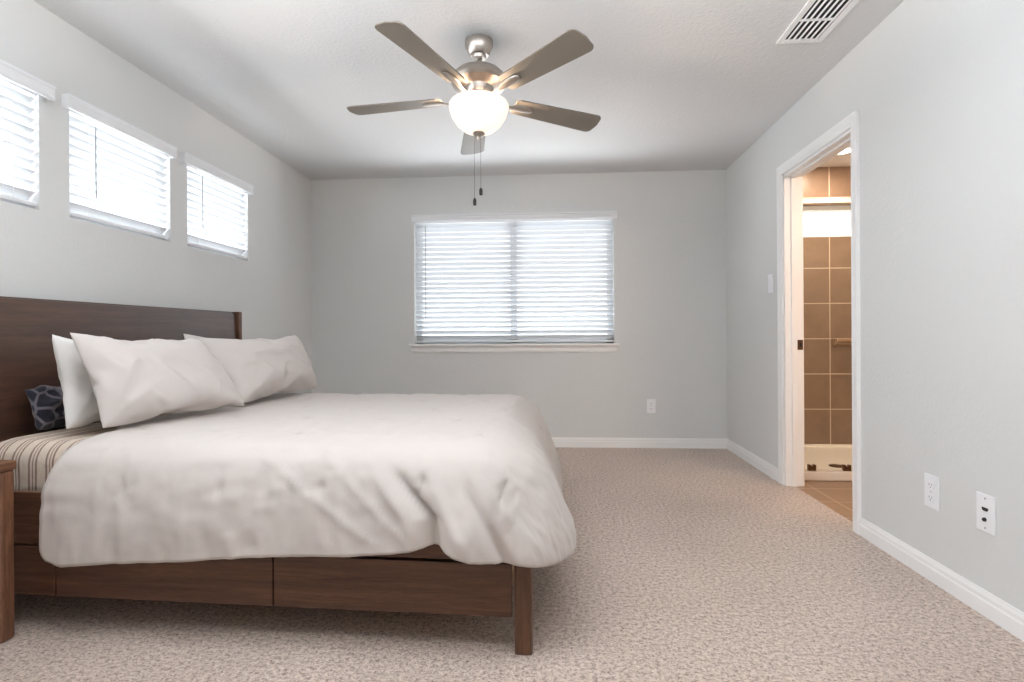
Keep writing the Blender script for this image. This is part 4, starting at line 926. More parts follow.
# surface of a stuffed pillow: front then back, 27 columns of 19 points, x y z in millimetres
PILLOW_SHAPES = {
    'a': [
        -388,-3,-261,-385,-3,-231,-383,-3,-202,-380,-2,-173,-377,-2,-144,-374,-2,-115,-370,-2,-86,-365,-2,-57,-352,1,-32,-362,-7,-6,-367,-5,23,-372,-4,51,-376,-4,80,-380,-3,109,-383,-2,138,-386,-2,167,-389,-1,197,-393,-1,226,-396,0,255,
        -358,-2,-254,-362,18,-233,-362,21,-204,-362,23,-175,-361,25,-146,-359,25,-117,-355,25,-88,-359,28,-59,-357,26,-30,-353,23,-1,-347,17,27,-350,17,54,-356,21,82,-360,21,111,-361,20,140,-365,21,169,-367,21,199,-368,18,228,-366,0,250,
        -327,-2,-248,-331,22,-231,-334,35,-205,-335,40,-176,-336,44,-147,-337,47,-118,-337,49,-89,-337,50,-60,-335,48,-30,-330,44,-2,-327,40,26,-333,43,55,-335,43,84,-337,43,113,-338,41,142,-339,39,172,-339,34,200,-337,22,227,-335,0,246,
        -297,-1,-242,-300,23,-226,-304,44,-205,-306,50,-177,-307,54,-148,-308,58,-119,-308,60,-89,-309,64,-60,-310,67,-31,-310,67,-2,-310,66,27,-310,63,57,-310,61,86,-310,58,115,-310,54,144,-309,48,173,-308,40,201,-306,23,225,-304,-1,242,
        -266,0,-236,-270,23,-219,-273,48,-203,-276,60,-177,-277,63,-148,-278,67,-119,-278,70,-90,-279,71,-60,-279,74,-31,-280,75,-2,-280,75,28,-280,74,57,-280,71,86,-279,64,116,-279,61,145,-279,54,173,-277,43,200,-275,23,221,-273,-1,237,
        -235,1,-230,-239,24,-214,-242,50,-200,-246,67,-177,-247,72,-148,-247,74,-119,-248,78,-90,-249,79,-60,-249,80,-31,-249,81,-1,-249,81,28,-249,79,57,-249,75,86,-249,72,116,-249,67,145,-248,61,174,-246,45,198,-244,22,217,-242,-2,233,
        -205,1,-224,-208,26,-209,-211,49,-195,-214,70,-175,-217,81,-148,-217,83,-119,-218,84,-89,-218,86,-60,-218,86,-30,-218,86,-1,-218,85,28,-218,84,58,-218,81,87,-218,78,116,-218,74,145,-217,63,172,-215,45,195,-213,22,213,-211,-3,229,
        -174,2,-218,-178,31,-213,-180,54,-195,-183,72,-173,-186,87,-147,-186,88,-118,-187,92,-89,-187,92,-60,-187,92,-30,-187,91,-1,-187,90,29,-188,90,58,-188,87,87,-187,83,117,-187,79,146,-186,65,172,-185,41,187,-183,17,203,-180,-4,224,
        -145,4,-207,-147,33,-210,-151,55,-193,-153,67,-167,-155,85,-143,-156,96,-118,-156,94,-89,-156,97,-60,-156,97,-30,-156,96,0,-156,94,29,-156,94,58,-156,92,87,-156,87,117,-156,82,146,-155,65,170,-154,42,188,-153,14,196,-150,-5,217,
        -117,8,-194,-119,37,-197,-122,59,-194,-123,76,-170,-124,91,-145,-125,100,-118,-125,99,-88,-125,101,-59,-125,101,-29,-125,99,0,-125,97,29,-125,96,58,-125,94,88,-125,91,117,-125,85,146,-124,62,165,-123,42,186,-122,14,193,-119,-7,211,
        -90,13,-180,-89,37,-197,-92,66,-197,-93,82,-173,-93,95,-146,-93,101,-117,-94,103,-88,-94,103,-59,-94,103,-29,-94,102,0,-94,100,29,-94,98,59,-94,96,88,-94,92,117,-94,86,146,-93,66,167,-92,42,180,-91,16,195,-92,-6,214,
        -61,11,-189,-61,39,-184,-60,66,-195,-61,85,-173,-62,96,-146,-62,104,-117,-62,106,-88,-62,107,-59,-62,105,-29,-63,104,0,-63,102,30,-63,101,59,-63,98,88,-63,94,117,-62,86,146,-63,70,170,-63,48,189,-63,24,206,-63,-1,221,
        -31,8,-182,-31,35,-194,-29,63,-191,-30,87,-173,-31,98,-146,-31,107,-118,-31,108,-88,-31,110,-59,-31,107,-29,-31,105,0,-31,104,30,-31,102,59,-31,99,88,-31,96,117,-31,85,145,-31,69,169,-31,49,190,-31,25,208,-31,0,222,
        -6,8,-199,-1,33,-192,0,61,-186,1,86,-172,1,99,-146,0,106,-117,0,110,-88,0,110,-58,0,108,-29,0,104,0,0,103,29,0,102,59,0,100,88,0,97,117,0,84,144,0,69,169,0,48,190,0,26,209,0,0,223,
        25,9,-204,28,30,-187,31,59,-185,32,84,-169,32,99,-145,32,106,-117,32,111,-88,32,111,-58,32,108,-29,32,104,0,32,103,29,32,101,59,31,100,88,31,96,117,31,82,143,31,69,169,31,48,190,31,25,208,31,0,223,
        56,8,-209,59,27,-186,61,55,-177,63,82,-168,63,98,-144,63,108,-117,63,111,-87,63,111,-58,63,106,-29,63,105,0,63,101,29,63,100,59,63,98,88,63,94,117,62,86,145,63,68,169,63,47,188,62,24,207,62,-1,223,
        86,7,-213,89,28,-193,92,53,-177,94,80,-169,94,92,-142,94,107,-117,94,108,-87,95,108,-58,95,103,-29,95,103,0,94,99,29,94,98,59,94,96,88,94,94,117,94,87,146,93,63,163,93,42,183,93,20,203,93,-1,222,
        118,5,-215,119,29,-197,120,55,-184,123,72,-165,124,91,-143,125,104,-117,126,103,-88,126,105,-58,126,100,-29,126,99,0,126,96,29,125,97,59,125,93,88,125,91,117,125,86,146,124,65,166,124,39,180,124,16,199,124,-3,221,
        149,5,-216,150,30,-202,150,58,-193,152,78,-172,155,92,-146,156,98,-117,157,98,-88,157,98,-59,157,96,-29,157,94,0,157,93,29,157,93,59,157,90,88,157,88,117,156,85,146,156,65,167,155,41,183,154,23,206,155,-3,219,
        180,4,-218,180,32,-209,181,58,-197,184,78,-174,186,88,-147,187,91,-118,188,93,-88,188,93,-59,188,90,-30,188,89,0,188,88,29,189,89,59,188,86,88,187,82,117,188,82,146,186,69,172,184,49,193,185,21,202,185,-3,213,
        211,4,-218,211,33,-214,212,58,-200,215,76,-176,217,82,-147,217,84,-118,218,86,-89,218,84,-60,218,84,-30,219,84,0,219,82,29,219,83,58,219,80,88,219,77,117,218,74,146,217,67,174,215,50,197,215,21,203,212,-3,216,
        242,3,-214,242,33,-217,243,58,-203,246,71,-177,246,72,-148,248,76,-119,248,77,-89,248,77,-60,249,78,-30,249,77,-1,249,75,28,250,75,58,250,73,87,249,70,116,249,67,146,248,62,175,246,49,201,243,25,216,241,-2,227,
        273,4,-208,273,32,-215,274,56,-206,275,61,-177,276,62,-148,277,67,-119,278,68,-90,279,68,-60,279,69,-31,280,69,-1,280,67,28,280,65,57,280,64,87,279,62,116,279,59,145,279,55,174,277,46,202,273,25,222,271,-2,234,
        296,4,-228,300,32,-224,305,49,-206,304,47,-177,306,54,-149,307,56,-119,308,58,-90,308,58,-61,309,59,-31,309,59,-2,309,57,28,310,56,57,309,54,86,309,53,116,309,50,145,309,47,174,308,41,203,305,24,226,302,-2,240,
        323,3,-243,329,29,-234,332,32,-206,334,41,-178,335,43,-149,336,44,-120,337,45,-90,337,45,-61,337,45,-32,338,45,-2,338,45,27,338,44,56,338,42,86,338,40,115,338,37,144,338,36,173,338,33,203,336,22,229,332,-2,246,
        352,1,-255,360,23,-237,361,25,-208,361,25,-178,361,26,-149,361,25,-120,359,24,-91,361,25,-61,362,26,-32,362,25,-3,361,24,27,361,23,56,363,23,85,364,23,114,365,22,143,365,20,172,366,19,202,366,18,231,363,-2,252,
        382,0,-266,381,0,-237,380,0,-207,379,0,-178,379,0,-149,378,0,-120,378,-1,-91,378,-1,-62,378,-1,-33,379,-1,-3,380,-1,26,380,-1,55,382,-2,84,383,-2,113,385,-2,142,387,-2,171,389,-2,200,391,-2,229,393,-2,258,
        -388,-3,-261,-385,-3,-231,-383,-3,-202,-380,-2,-173,-377,-2,-144,-374,-2,-115,-370,-2,-86,-365,-2,-57,-352,1,-32,-362,-7,-6,-367,-5,23,-372,-4,51,-376,-4,80,-380,-3,109,-383,-2,138,-386,-2,167,-389,-1,197,-393,-1,226,-396,0,255,
        -358,-2,-254,-361,-22,-233,-362,-26,-204,-361,-27,-175,-359,-28,-146,-355,-27,-117,-354,-28,-88,-357,-32,-59,-351,-30,-31,-348,-29,-3,-346,-28,27,-356,-30,54,-362,-31,83,-364,-30,112,-366,-28,141,-367,-26,170,-368,-24,199,-368,-20,228,-366,0,250,
        -327,-2,-248,-330,-25,-231,-333,-39,-205,-335,-45,-176,-336,-49,-148,-337,-53,-118,-337,-54,-89,-335,-53,-60,-339,-57,-31,-340,-58,-2,-340,-58,27,-340,-57,56,-339,-51,85,-339,-48,114,-340,-45,143,-340,-42,172,-340,-38,201,-338,-20,223,-335,0,246,
        -297,-1,-242,-299,-25,-226,-303,-45,-204,-305,-55,-177,-307,-60,-148,-308,-64,-119,-308,-66,-89,-309,-69,-60,-310,-70,-31,-310,-70,-2,-311,-69,28,-310,-66,57,-310,-63,86,-309,-58,115,-310,-56,145,-310,-53,174,-309,-42,201,-307,-25,224,-304,-1,242,
        -266,0,-236,-268,-25,-220,-271,-47,-201,-275,-63,-176,-277,-70,-148,-278,-73,-119,-279,-76,-89,-279,-76,-60,-279,-76,-31,-280,-77,-1,-280,-76,28,-280,-75,57,-279,-70,86,-280,-69,116,-280,-66,146,-279,-59,174,-278,-47,201,-276,-27,223,-273,-1,237,
        -235,1,-230,-238,-25,-215,-240,-48,-197,-244,-68,-175,-246,-78,-147,-248,-82,-118,-248,-83,-89,-249,-86,-60,-249,-85,-30,-249,-84,-1,-249,-83,29,-249,-81,58,-249,-78,87,-249,-76,117,-249,-70,146,-248,-65,175,-247,-51,201,-244,-28,220,-242,-2,233,
        -205,1,-224,-207,-24,-209,-209,-49,-193,-213,-68,-170,-216,-86,-147,-218,-90,-118,-218,-91,-89,-219,-93,-59,-219,-92,-30,-219,-91,0,-219,-89,29,-219,-87,58,-219,-85,88,-218,-81,117,-218,-75,146,-217,-67,174,-216,-53,201,-214,-29,215,-211,-3,229,
        -174,2,-218,-177,-22,-201,-180,-45,-183,-185,-59,-160,-186,-81,-141,-187,-99,-118,-188,-101,-88,-188,-100,-59,-188,-99,-29,-188,-97,0,-188,-95,29,-188,-94,59,-188,-91,88,-188,-86,117,-187,-79,146,-186,-69,174,-184,-55,200,-183,-33,220,-180,-4,224,
        -145,4,-207,-152,-12,-184,-151,-40,-173,-157,-56,-154,-157,-73,-131,-156,-97,-115,-158,-108,-88,-158,-107,-58,-157,-105,-29,-157,-101,0,-157,-99,30,-157,-99,59,-157,-95,88,-156,-90,117,-156,-83,146,-155,-72,173,-153,-55,198,-152,-33,218,-150,-5,217,
        -117,8,-194,-125,-11,-181,-122,-32,-162,-127,-61,-158,-127,-78,-133,-126,-92,-108,-126,-112,-87,-126,-110,-58,-126,-110,-28,-126,-105,1,-126,-102,30,-126,-101,59,-126,-98,88,-125,-94,117,-125,-86,146,-123,-73,172,-122,-54,196,-121,-34,218,-119,-7,211,
        -90,13,-180,-94,-15,-186,-94,-39,-172,-96,-66,-161,-96,-83,-137,-96,-99,-113,-95,-114,-87,-95,-112,-58,-95,-112,-28,-95,-108,1,-94,-105,30,-95,-104,59,-94,-101,88,-94,-98,118,-93,-87,145,-92,-72,170,-92,-49,190,-90,-32,213,-92,-6,214,
        -61,11,-189,-63,-18,-191,-65,-45,-181,-65,-65,-160,-65,-86,-140,-64,-101,-114,-64,-111,-87,-64,-115,-58,-63,-112,-29,-63,-108,0,-63,-108,30,-63,-105,59,-63,-102,88,-63,-102,118,-62,-84,142,-61,-68,166,-62,-44,184,-60,-24,205,-63,-1,221,
        -31,8,-182,-33,-21,-186,-34,-47,-183,-34,-68,-163,-33,-88,-141,-33,-98,-114,-33,-112,-87,-32,-114,-58,-32,-112,-29,-32,-109,1,-32,-109,30,-32,-105,59,-32,-103,88,-32,-102,118,-32,-82,139,-31,-62,161,-31,-39,179,-31,-17,199,-31,0,222,
        -6,8,-199,-4,-21,-197,-3,-46,-183,-2,-67,-162,-2,-87,-141,-2,-101,-115,-1,-111,-87,-1,-114,-58,-1,-111,-29,0,-109,0,0,-108,30,0,-105,59,0,-104,88,0,-101,118,0,-83,140,-1,-63,161,0,-41,181,0,-19,201,0,0,223,
        25,9,-204,27,-18,-195,28,-43,-180,28,-66,-161,28,-85,-140,29,-101,-116,30,-109,-87,31,-112,-58,31,-110,-29,31,-109,0,31,-106,29,31,-104,59,31,-104,88,31,-100,117,30,-85,143,30,-68,167,30,-47,187,30,-24,206,31,0,223,
        56,8,-209,57,-13,-188,58,-37,-172,59,-63,-158,59,-87,-143,61,-99,-116,62,-108,-88,62,-108,-59,62,-109,-29,63,-107,0,62,-104,29,62,-103,59,62,-102,88,62,-99,117,62,-84,142,61,-69,168,61,-46,186,61,-22,202,62,-1,223,
        86,7,-213,87,-18,-196,89,-38,-175,90,-65,-163,91,-86,-144,92,-96,-116,93,-103,-88,93,-106,-59,94,-106,-29,94,-104,0,93,-101,29,94,-101,59,93,-99,88,93,-95,117,93,-88,145,92,-68,166,92,-48,187,92,-25,206,93,-1,222,
        118,5,-215,118,-19,-199,118,-44,-185,121,-65,-164,122,-83,-144,123,-94,-117,124,-99,-88,124,-101,-59,125,-101,-29,125,-99,0,125,-98,29,125,-99,59,125,-96,88,125,-93,117,124,-85,145,123,-71,170,123,-50,190,123,-23,201,124,-3,221,
        149,5,-216,148,-22,-205,149,-48,-191,150,-69,-171,153,-81,-145,154,-91,-118,155,-94,-88,155,-95,-59,156,-96,-30,156,-95,0,156,-95,29,156,-94,58,156,-92,88,156,-90,117,155,-85,146,154,-73,173,154,-49,187,154,-22,198,155,-3,219,
        180,4,-218,180,-23,-206,180,-50,-196,181,-68,-173,184,-80,-146,185,-87,-118,186,-91,-89,187,-92,-59,186,-90,-30,187,-90,-1,187,-90,29,188,-90,58,187,-88,88,187,-85,117,187,-82,146,186,-74,174,185,-51,190,184,-25,205,185,-3,213,
        211,4,-218,210,-25,-211,211,-51,-199,213,-67,-175,215,-76,-147,216,-82,-118,217,-85,-89,217,-83,-60,217,-84,-30,218,-84,-1,218,-83,29,218,-84,58,218,-82,87,218,-80,117,218,-77,146,217,-72,175,215,-55,198,213,-30,215,212,-3,216,
        242,3,-214,241,-24,-210,242,-51,-202,244,-65,-177,246,-72,-148,247,-75,-119,247,-76,-89,247,-76,-60,248,-78,-31,248,-78,-1,248,-76,28,249,-76,57,249,-74,87,249,-73,116,249,-71,145,248,-68,175,246,-54,201,244,-28,213,241,-2,227,
        273,4,-208,272,-23,-212,273,-50,-205,275,-60,-177,276,-63,-148,275,-63,-119,277,-67,-90,278,-68,-60,278,-69,-31,279,-69,-2,279,-68,28,279,-67,57,279,-66,86,279,-64,116,278,-62,145,279,-61,174,277,-50,201,274,-28,220,271,-2,234,
        296,4,-228,298,-23,-221,304,-46,-206,302,-45,-177,304,-49,-148,306,-56,-120,307,-58,-90,308,-59,-61,308,-60,-32,309,-60,-2,309,-59,27,309,-58,57,309,-56,86,309,-54,115,309,-53,145,308,-49,174,308,-48,203,305,-24,221,302,-2,240,
        323,3,-243,327,-25,-233,330,-29,-206,332,-39,-178,334,-43,-149,335,-44,-120,336,-45,-91,336,-46,-61,337,-47,-32,338,-48,-3,338,-47,27,338,-46,56,338,-45,85,338,-43,115,338,-41,144,338,-39,173,337,-35,202,335,-25,228,332,-2,246,
        352,1,-255,357,-20,-237,360,-24,-208,360,-25,-179,360,-26,-149,360,-26,-120,358,-24,-91,358,-25,-61,359,-25,-32,357,-23,-3,361,-26,26,363,-28,55,364,-28,84,365,-28,114,366,-27,143,366,-26,172,367,-24,202,366,-21,231,363,-2,252,
        382,0,-266,381,0,-237,380,0,-207,379,0,-178,379,0,-149,378,0,-120,378,-1,-91,378,-1,-62,378,-1,-33,379,-1,-3,380,-1,26,380,-1,55,382,-2,84,383,-2,113,385,-2,142,387,-2,171,389,-2,200,391,-2,229,393,-2,258,
    ],
    'b': [
        -388,1,-257,-384,0,-228,-381,0,-199,-377,0,-170,-373,0,-141,-370,0,-112,-362,1,-84,-364,1,-58,-368,0,-29,-369,0,0,-370,0,29,-371,0,59,-371,0,88,-372,0,117,-373,1,146,-375,1,175,-376,1,204,-378,1,233,-381,1,263,
        -357,0,-250,-362,22,-230,-362,26,-201,-361,27,-172,-357,27,-143,-357,28,-114,-357,29,-85,-356,29,-56,-351,26,-27,-346,20,1,-351,25,30,-353,26,59,-355,27,88,-356,27,117,-356,27,147,-357,26,176,-357,25,205,-356,22,234,-351,0,253,
        -327,0,-242,-331,25,-226,-335,41,-203,-335,44,-174,-336,48,-145,-336,51,-115,-335,51,-86,-333,51,-57,-328,46,-28,-329,47,1,-330,47,30,-332,49,59,-331,48,89,-331,47,118,-331,46,147,-331,44,177,-329,40,206,-325,25,230,-321,0,245,
        -297,0,-234,-300,26,-220,-304,48,-202,-307,57,-174,-306,58,-145,-307,63,-116,-308,67,-87,-309,70,-58,-308,71,-28,-307,69,1,-306,68,30,-305,66,59,-305,65,89,-304,63,118,-303,60,148,-302,57,177,-299,47,204,-294,27,224,-291,-1,235,
        -267,-1,-225,-272,23,-208,-273,50,-197,-277,67,-175,-278,72,-146,-278,74,-117,-278,76,-87,-278,79,-58,-278,80,-29,-278,80,1,-277,80,30,-277,79,59,-276,78,89,-276,77,119,-274,72,148,-272,64,176,-268,51,202,-264,27,218,-261,-1,226,
        -241,-1,-209,-241,28,-211,-243,52,-195,-246,72,-174,-248,81,-146,-248,84,-117,-248,86,-88,-248,87,-58,-248,89,-29,-248,91,0,-248,90,30,-247,89,59,-248,90,89,-246,87,118,-244,77,146,-241,65,172,-237,53,197,-234,27,210,-232,-2,214,
        -210,1,-213,-210,28,-207,-212,53,-193,-215,74,-172,-217,88,-146,-218,93,-117,-218,94,-88,-218,96,-59,-218,97,-29,-218,98,0,-218,98,29,-218,99,59,-217,98,88,-215,91,117,-214,83,144,-211,76,172,-206,54,191,-205,27,197,-204,-2,202,
        -179,0,-212,-179,28,-203,-181,53,-189,-184,76,-170,-186,93,-146,-187,100,-118,-187,101,-88,-187,103,-59,-187,103,-30,-187,104,0,-187,106,29,-187,105,58,-186,103,88,-186,98,116,-185,93,145,-183,73,161,-178,50,179,-174,27,195,-176,-2,187,
        -148,0,-210,-150,23,-192,-151,50,-181,-154,74,-163,-155,96,-146,-156,104,-118,-157,107,-89,-157,109,-59,-156,109,-30,-156,110,-1,-156,111,29,-156,110,58,-156,109,87,-155,106,116,-154,97,144,-152,76,163,-148,48,170,-144,27,188,-147,0,199,
        -117,1,-206,-120,21,-184,-121,47,-171,-123,75,-162,-124,98,-146,-125,107,-118,-125,112,-89,-125,113,-60,-125,113,-30,-125,114,-1,-125,115,29,-125,115,58,-125,113,87,-124,110,116,-122,99,143,-121,81,166,-122,55,181,-121,28,193,-116,1,201,
        -86,1,-202,-91,27,-193,-91,52,-178,-92,78,-165,-92,99,-145,-93,109,-118,-94,116,-89,-94,116,-60,-94,118,-31,-94,118,-1,-94,120,28,-94,119,58,-94,117,87,-93,111,116,-92,93,138,-92,73,158,-92,53,181,-91,32,193,-88,4,188,
        -57,4,-194,-61,32,-201,-62,58,-187,-61,79,-166,-61,97,-143,-62,111,-117,-63,119,-89,-62,115,-60,-63,121,-31,-63,120,-1,-63,122,28,-63,122,58,-62,120,87,-62,109,114,-62,97,141,-62,78,163,-61,58,185,-62,33,192,-60,6,181,
        -30,11,-179,-30,32,-200,-31,59,-187,-31,75,-162,-31,91,-138,-31,112,-118,-31,120,-89,-31,118,-60,-31,122,-31,-31,121,-1,-31,123,28,-31,124,58,-31,120,87,-31,111,115,-30,97,140,-30,79,164,-30,58,184,-31,32,198,-31,4,191,
        -1,6,-188,1,32,-198,1,60,-187,0,80,-166,0,97,-142,0,112,-118,0,119,-89,0,122,-60,0,121,-31,0,122,-1,0,124,28,0,125,57,0,121,87,1,110,114,1,96,140,1,78,163,1,56,182,0,31,198,-3,5,192,
        26,3,-196,31,31,-191,31,58,-182,31,85,-170,31,100,-144,32,113,-118,32,117,-89,32,120,-60,32,120,-31,31,123,-1,31,124,28,31,126,57,32,121,86,32,110,114,32,95,139,32,76,161,31,50,175,31,29,194,27,1,201,
        57,2,-200,60,27,-185,61,55,-174,62,84,-170,62,98,-144,63,109,-118,63,116,-89,63,118,-60,63,119,-30,63,122,-1,63,123,28,63,125,57,63,122,86,63,111,113,64,93,137,64,74,159,62,50,177,60,25,193,58,-1,206,
        88,1,-203,90,28,-191,92,55,-181,93,82,-169,93,100,-146,94,109,-118,94,113,-89,94,115,-60,94,117,-30,94,119,-1,94,121,28,94,123,58,94,124,87,94,106,109,94,87,132,94,68,154,93,46,174,91,22,192,89,-2,209,
        119,0,-206,121,26,-192,122,52,-178,123,77,-162,125,99,-146,125,105,-118,125,109,-89,125,112,-59,125,113,-30,125,115,-1,125,117,29,125,119,58,125,121,87,123,106,111,124,82,128,123,60,147,122,39,168,121,17,187,120,-2,210,
        150,0,-206,151,21,-186,153,47,-172,154,76,-166,156,97,-146,156,102,-118,157,106,-88,157,108,-59,156,109,-30,156,111,0,156,112,29,156,114,58,156,115,88,154,109,117,151,92,140,149,71,161,149,48,180,148,26,200,151,-1,209,
        182,0,-206,183,19,-186,182,47,-179,185,74,-167,187,94,-146,187,97,-117,188,101,-88,188,103,-58,187,103,-29,187,104,0,187,106,30,187,108,59,186,108,88,185,104,118,182,93,145,179,76,169,177,56,190,178,30,205,182,2,204,
        212,-7,-203,213,21,-194,212,50,-188,215,73,-170,218,88,-146,218,90,-116,218,93,-87,218,95,-58,218,97,-28,218,98,1,217,99,30,216,99,60,216,99,89,215,97,118,213,91,147,210,78,174,208,60,198,209,33,207,212,5,199,
        236,-1,-221,239,26,-209,242,52,-195,246,70,-173,248,78,-145,248,81,-116,248,85,-87,248,88,-57,248,88,-28,248,90,1,248,91,31,247,92,60,246,91,90,245,88,119,244,85,148,241,77,177,238,63,202,238,37,195,234,9,194,
        267,0,-229,270,26,-216,273,49,-198,277,63,-173,278,68,-144,278,73,-115,278,76,-86,278,77,-57,278,79,-27,278,80,2,278,82,32,277,83,61,275,79,90,275,80,120,274,76,149,272,72,178,269,62,206,267,35,203,261,7,209,
        297,0,-236,300,25,-222,304,45,-200,306,54,-172,307,58,-143,308,62,-114,308,64,-85,308,67,-56,307,68,-26,306,68,3,306,68,32,306,69,62,305,69,91,304,67,120,302,64,150,301,61,179,300,58,208,292,33,221,288,4,224,
        328,0,-242,331,24,-226,335,38,-201,336,42,-172,336,46,-142,336,48,-113,334,48,-84,335,52,-55,335,53,-26,335,54,4,334,53,33,332,52,62,331,51,91,331,50,121,330,49,150,328,45,179,328,44,208,321,29,231,315,2,239,
        358,-1,-248,362,20,-228,362,23,-199,361,24,-170,359,25,-141,356,25,-112,356,26,-82,353,26,-53,348,25,-24,353,29,4,355,30,33,355,31,62,354,29,91,352,28,121,348,24,149,351,25,178,352,25,208,351,22,237,343,0,253,
        389,-1,-255,385,-1,-226,382,-1,-197,379,-1,-168,376,-1,-139,374,-1,-110,371,-1,-81,369,-1,-52,366,-1,-23,362,-1,6,356,0,35,357,-1,61,361,-1,90,364,-2,119,365,-2,148,367,-2,178,369,-2,207,370,-2,236,372,-2,265,
        -388,1,-257,-384,0,-228,-381,0,-199,-377,0,-170,-373,0,-141,-370,0,-112,-362,1,-84,-364,1,-58,-368,0,-29,-369,0,0,-370,0,29,-371,0,59,-371,0,88,-372,0,117,-373,1,146,-375,1,175,-376,1,204,-378,1,233,-381,1,263,
        -357,0,-250,-362,-21,-231,-362,-25,-202,-362,-27,-172,-360,-28,-143,-358,-29,-114,-350,-27,-86,-355,-29,-57,-355,-28,-28,-353,-27,1,-354,-27,30,-353,-25,59,-353,-25,88,-354,-25,118,-356,-25,147,-357,-25,176,-357,-24,205,-357,-21,235,-351,0,253,
        -327,0,-242,-331,-25,-228,-334,-39,-203,-335,-43,-174,-336,-48,-145,-337,-51,-116,-337,-53,-86,-337,-54,-57,-336,-54,-28,-335,-52,1,-334,-51,31,-331,-48,60,-333,-49,89,-333,-47,118,-332,-45,148,-331,-42,177,-331,-41,206,-326,-25,230,-321,0,245,
        -297,0,-234,-300,-27,-225,-304,-45,-202,-306,-54,-174,-306,-56,-145,-307,-61,-116,-308,-65,-87,-308,-67,-58,-308,-68,-28,-308,-68,1,-307,-67,31,-306,-66,60,-306,-64,89,-305,-62,119,-304,-59,148,-303,-56,177,-301,-49,205,-296,-25,220,-291,-1,235,
        -267,-1,-225,-269,-29,-222,-273,-49,-201,-275,-62,-174,-277,-68,-146,-277,-71,-116,-277,-73,-87,-278,-76,-58,-278,-77,-28,-277,-78,1,-277,-79,30,-277,-78,60,-276,-75,89,-276,-73,119,-274,-70,148,-273,-65,177,-270,-55,204,-265,-29,217,-261,-1,226,
        -241,-1,-209,-238,-30,-217,-241,-52,-199,-245,-67,-174,-247,-77,-146,-247,-81,-117,-247,-84,-87,-247,-85,-58,-248,-87,-29,-248,-89,1,-248,-89,30,-247,-87,60,-247,-86,89,-246,-83,119,-244,-77,148,-242,-71,176,-239,-57,202,-237,-29,204,-232,-2,214,
        -210,1,-213,-208,-29,-210,-210,-54,-195,-214,-70,-172,-216,-84,-146,-217,-90,-117,-217,-92,-88,-217,-93,-58,-217,-94,-29,-217,-96,0,-217,-96,30,-217,-96,59,-216,-93,89,-215,-88,118,-213,-83,147,-211,-74,174,-208,-58,199,-207,-29,197,-204,-2,202,
        -179,0,-212,-180,-25,-197,-180,-52,-188,-183,-77,-172,-185,-89,-146,-187,-97,-117,-187,-99,-88,-187,-101,-59,-187,-101,-29,-186,-102,0,-186,-102,29,-186,-101,59,-185,-98,88,-184,-94,117,-182,-88,146,-180,-77,173,-177,-58,195,-176,-30,194,-176,-2,187,
        -148,0,-210,-149,-23,-192,-150,-50,-179,-152,-78,-170,-154,-92,-145,-156,-103,-117,-156,-106,-88,-156,-108,-59,-156,-108,-30,-156,-108,0,-155,-108,29,-155,-106,58,-155,-105,88,-154,-101,117,-151,-92,145,-148,-79,171,-146,-57,190,-146,-30,199,-147,0,199,
        -117,1,-206,-118,-26,-195,-119,-53,-183,-121,-78,-168,-123,-95,-144,-125,-108,-118,-125,-111,-89,-125,-113,-59,-125,-113,-30,-125,-113,-1,-125,-113,29,-124,-113,58,-124,-112,88,-122,-103,115,-120,-92,142,-117,-79,167,-116,-53,182,-115,-28,196,-116,1,201,
        -86,1,-202,-88,-24,-188,-89,-51,-176,-90,-76,-161,-92,-99,-144,-93,-111,-118,-94,-116,-89,-94,-120,-60,-94,-116,-30,-94,-118,-1,-93,-117,29,-93,-118,58,-93,-117,87,-92,-111,116,-89,-99,142,-86,-77,163,-85,-54,180,-86,-25,185,-88,4,188,
        -57,4,-194,-59,-21,-178,-60,-46,-164,-60,-74,-155,-61,-97,-140,-62,-113,-117,-63,-120,-89,-63,-125,-60,-62,-119,-31,-62,-121,-1,-63,-123,28,-62,-123,58,-62,-122,87,-61,-114,115,-61,-92,132,-59,-69,150,-56,-50,169,-59,-22,172,-60,6,181,
        -30,11,-179,-30,-17,-170,-29,-44,-160,-29,-72,-150,-30,-99,-139,-31,-116,-118,-31,-123,-89,-31,-126,-60,-31,-121,-31,-31,-123,-1,-31,-125,28,-31,-127,58,-31,-125,87,-29,-114,114,-29,-91,132,-31,-64,143,-32,-37,155,-29,-23,180,-31,4,191,
        -1,6,-188,0,-18,-172,1,-44,-159,1,-71,-147,0,-99,-139,0,-116,-118,0,-122,-89,0,-125,-60,0,-123,-31,0,-125,-1,0,-127,28,0,-129,58,0,-128,87,2,-111,111,2,-89,130,1,-63,143,-1,-39,158,0,-13,172,-3,5,192,
        26,3,-196,28,-23,-184,27,-51,-174,27,-77,-162,31,-99,-142,32,-115,-118,32,-121,-89,32,-124,-60,32,-124,-31,32,-125,-1,31,-126,28,31,-129,57,31,-129,87,32,-108,108,32,-85,125,30,-66,147,28,-45,167,29,-19,181,27,1,201,
        57,2,-200,58,-25,-188,58,-53,-179,59,-78,-164,60,-92,-139,63,-110,-116,63,-120,-89,63,-122,-60,63,-123,-30,63,-125,-1,63,-125,28,63,-127,57,63,-125,87,61,-114,114,60,-94,135,59,-73,156,58,-49,173,58,-25,190,58,-1,206,
        88,1,-203,89,-26,-191,89,-54,-183,90,-78,-166,91,-95,-142,93,-109,-117,94,-118,-89,94,-119,-60,94,-121,-30,94,-123,-1,94,-124,28,94,-125,58,93,-119,86,93,-112,115,91,-96,139,90,-75,159,89,-52,177,89,-27,194,89,-2,209,
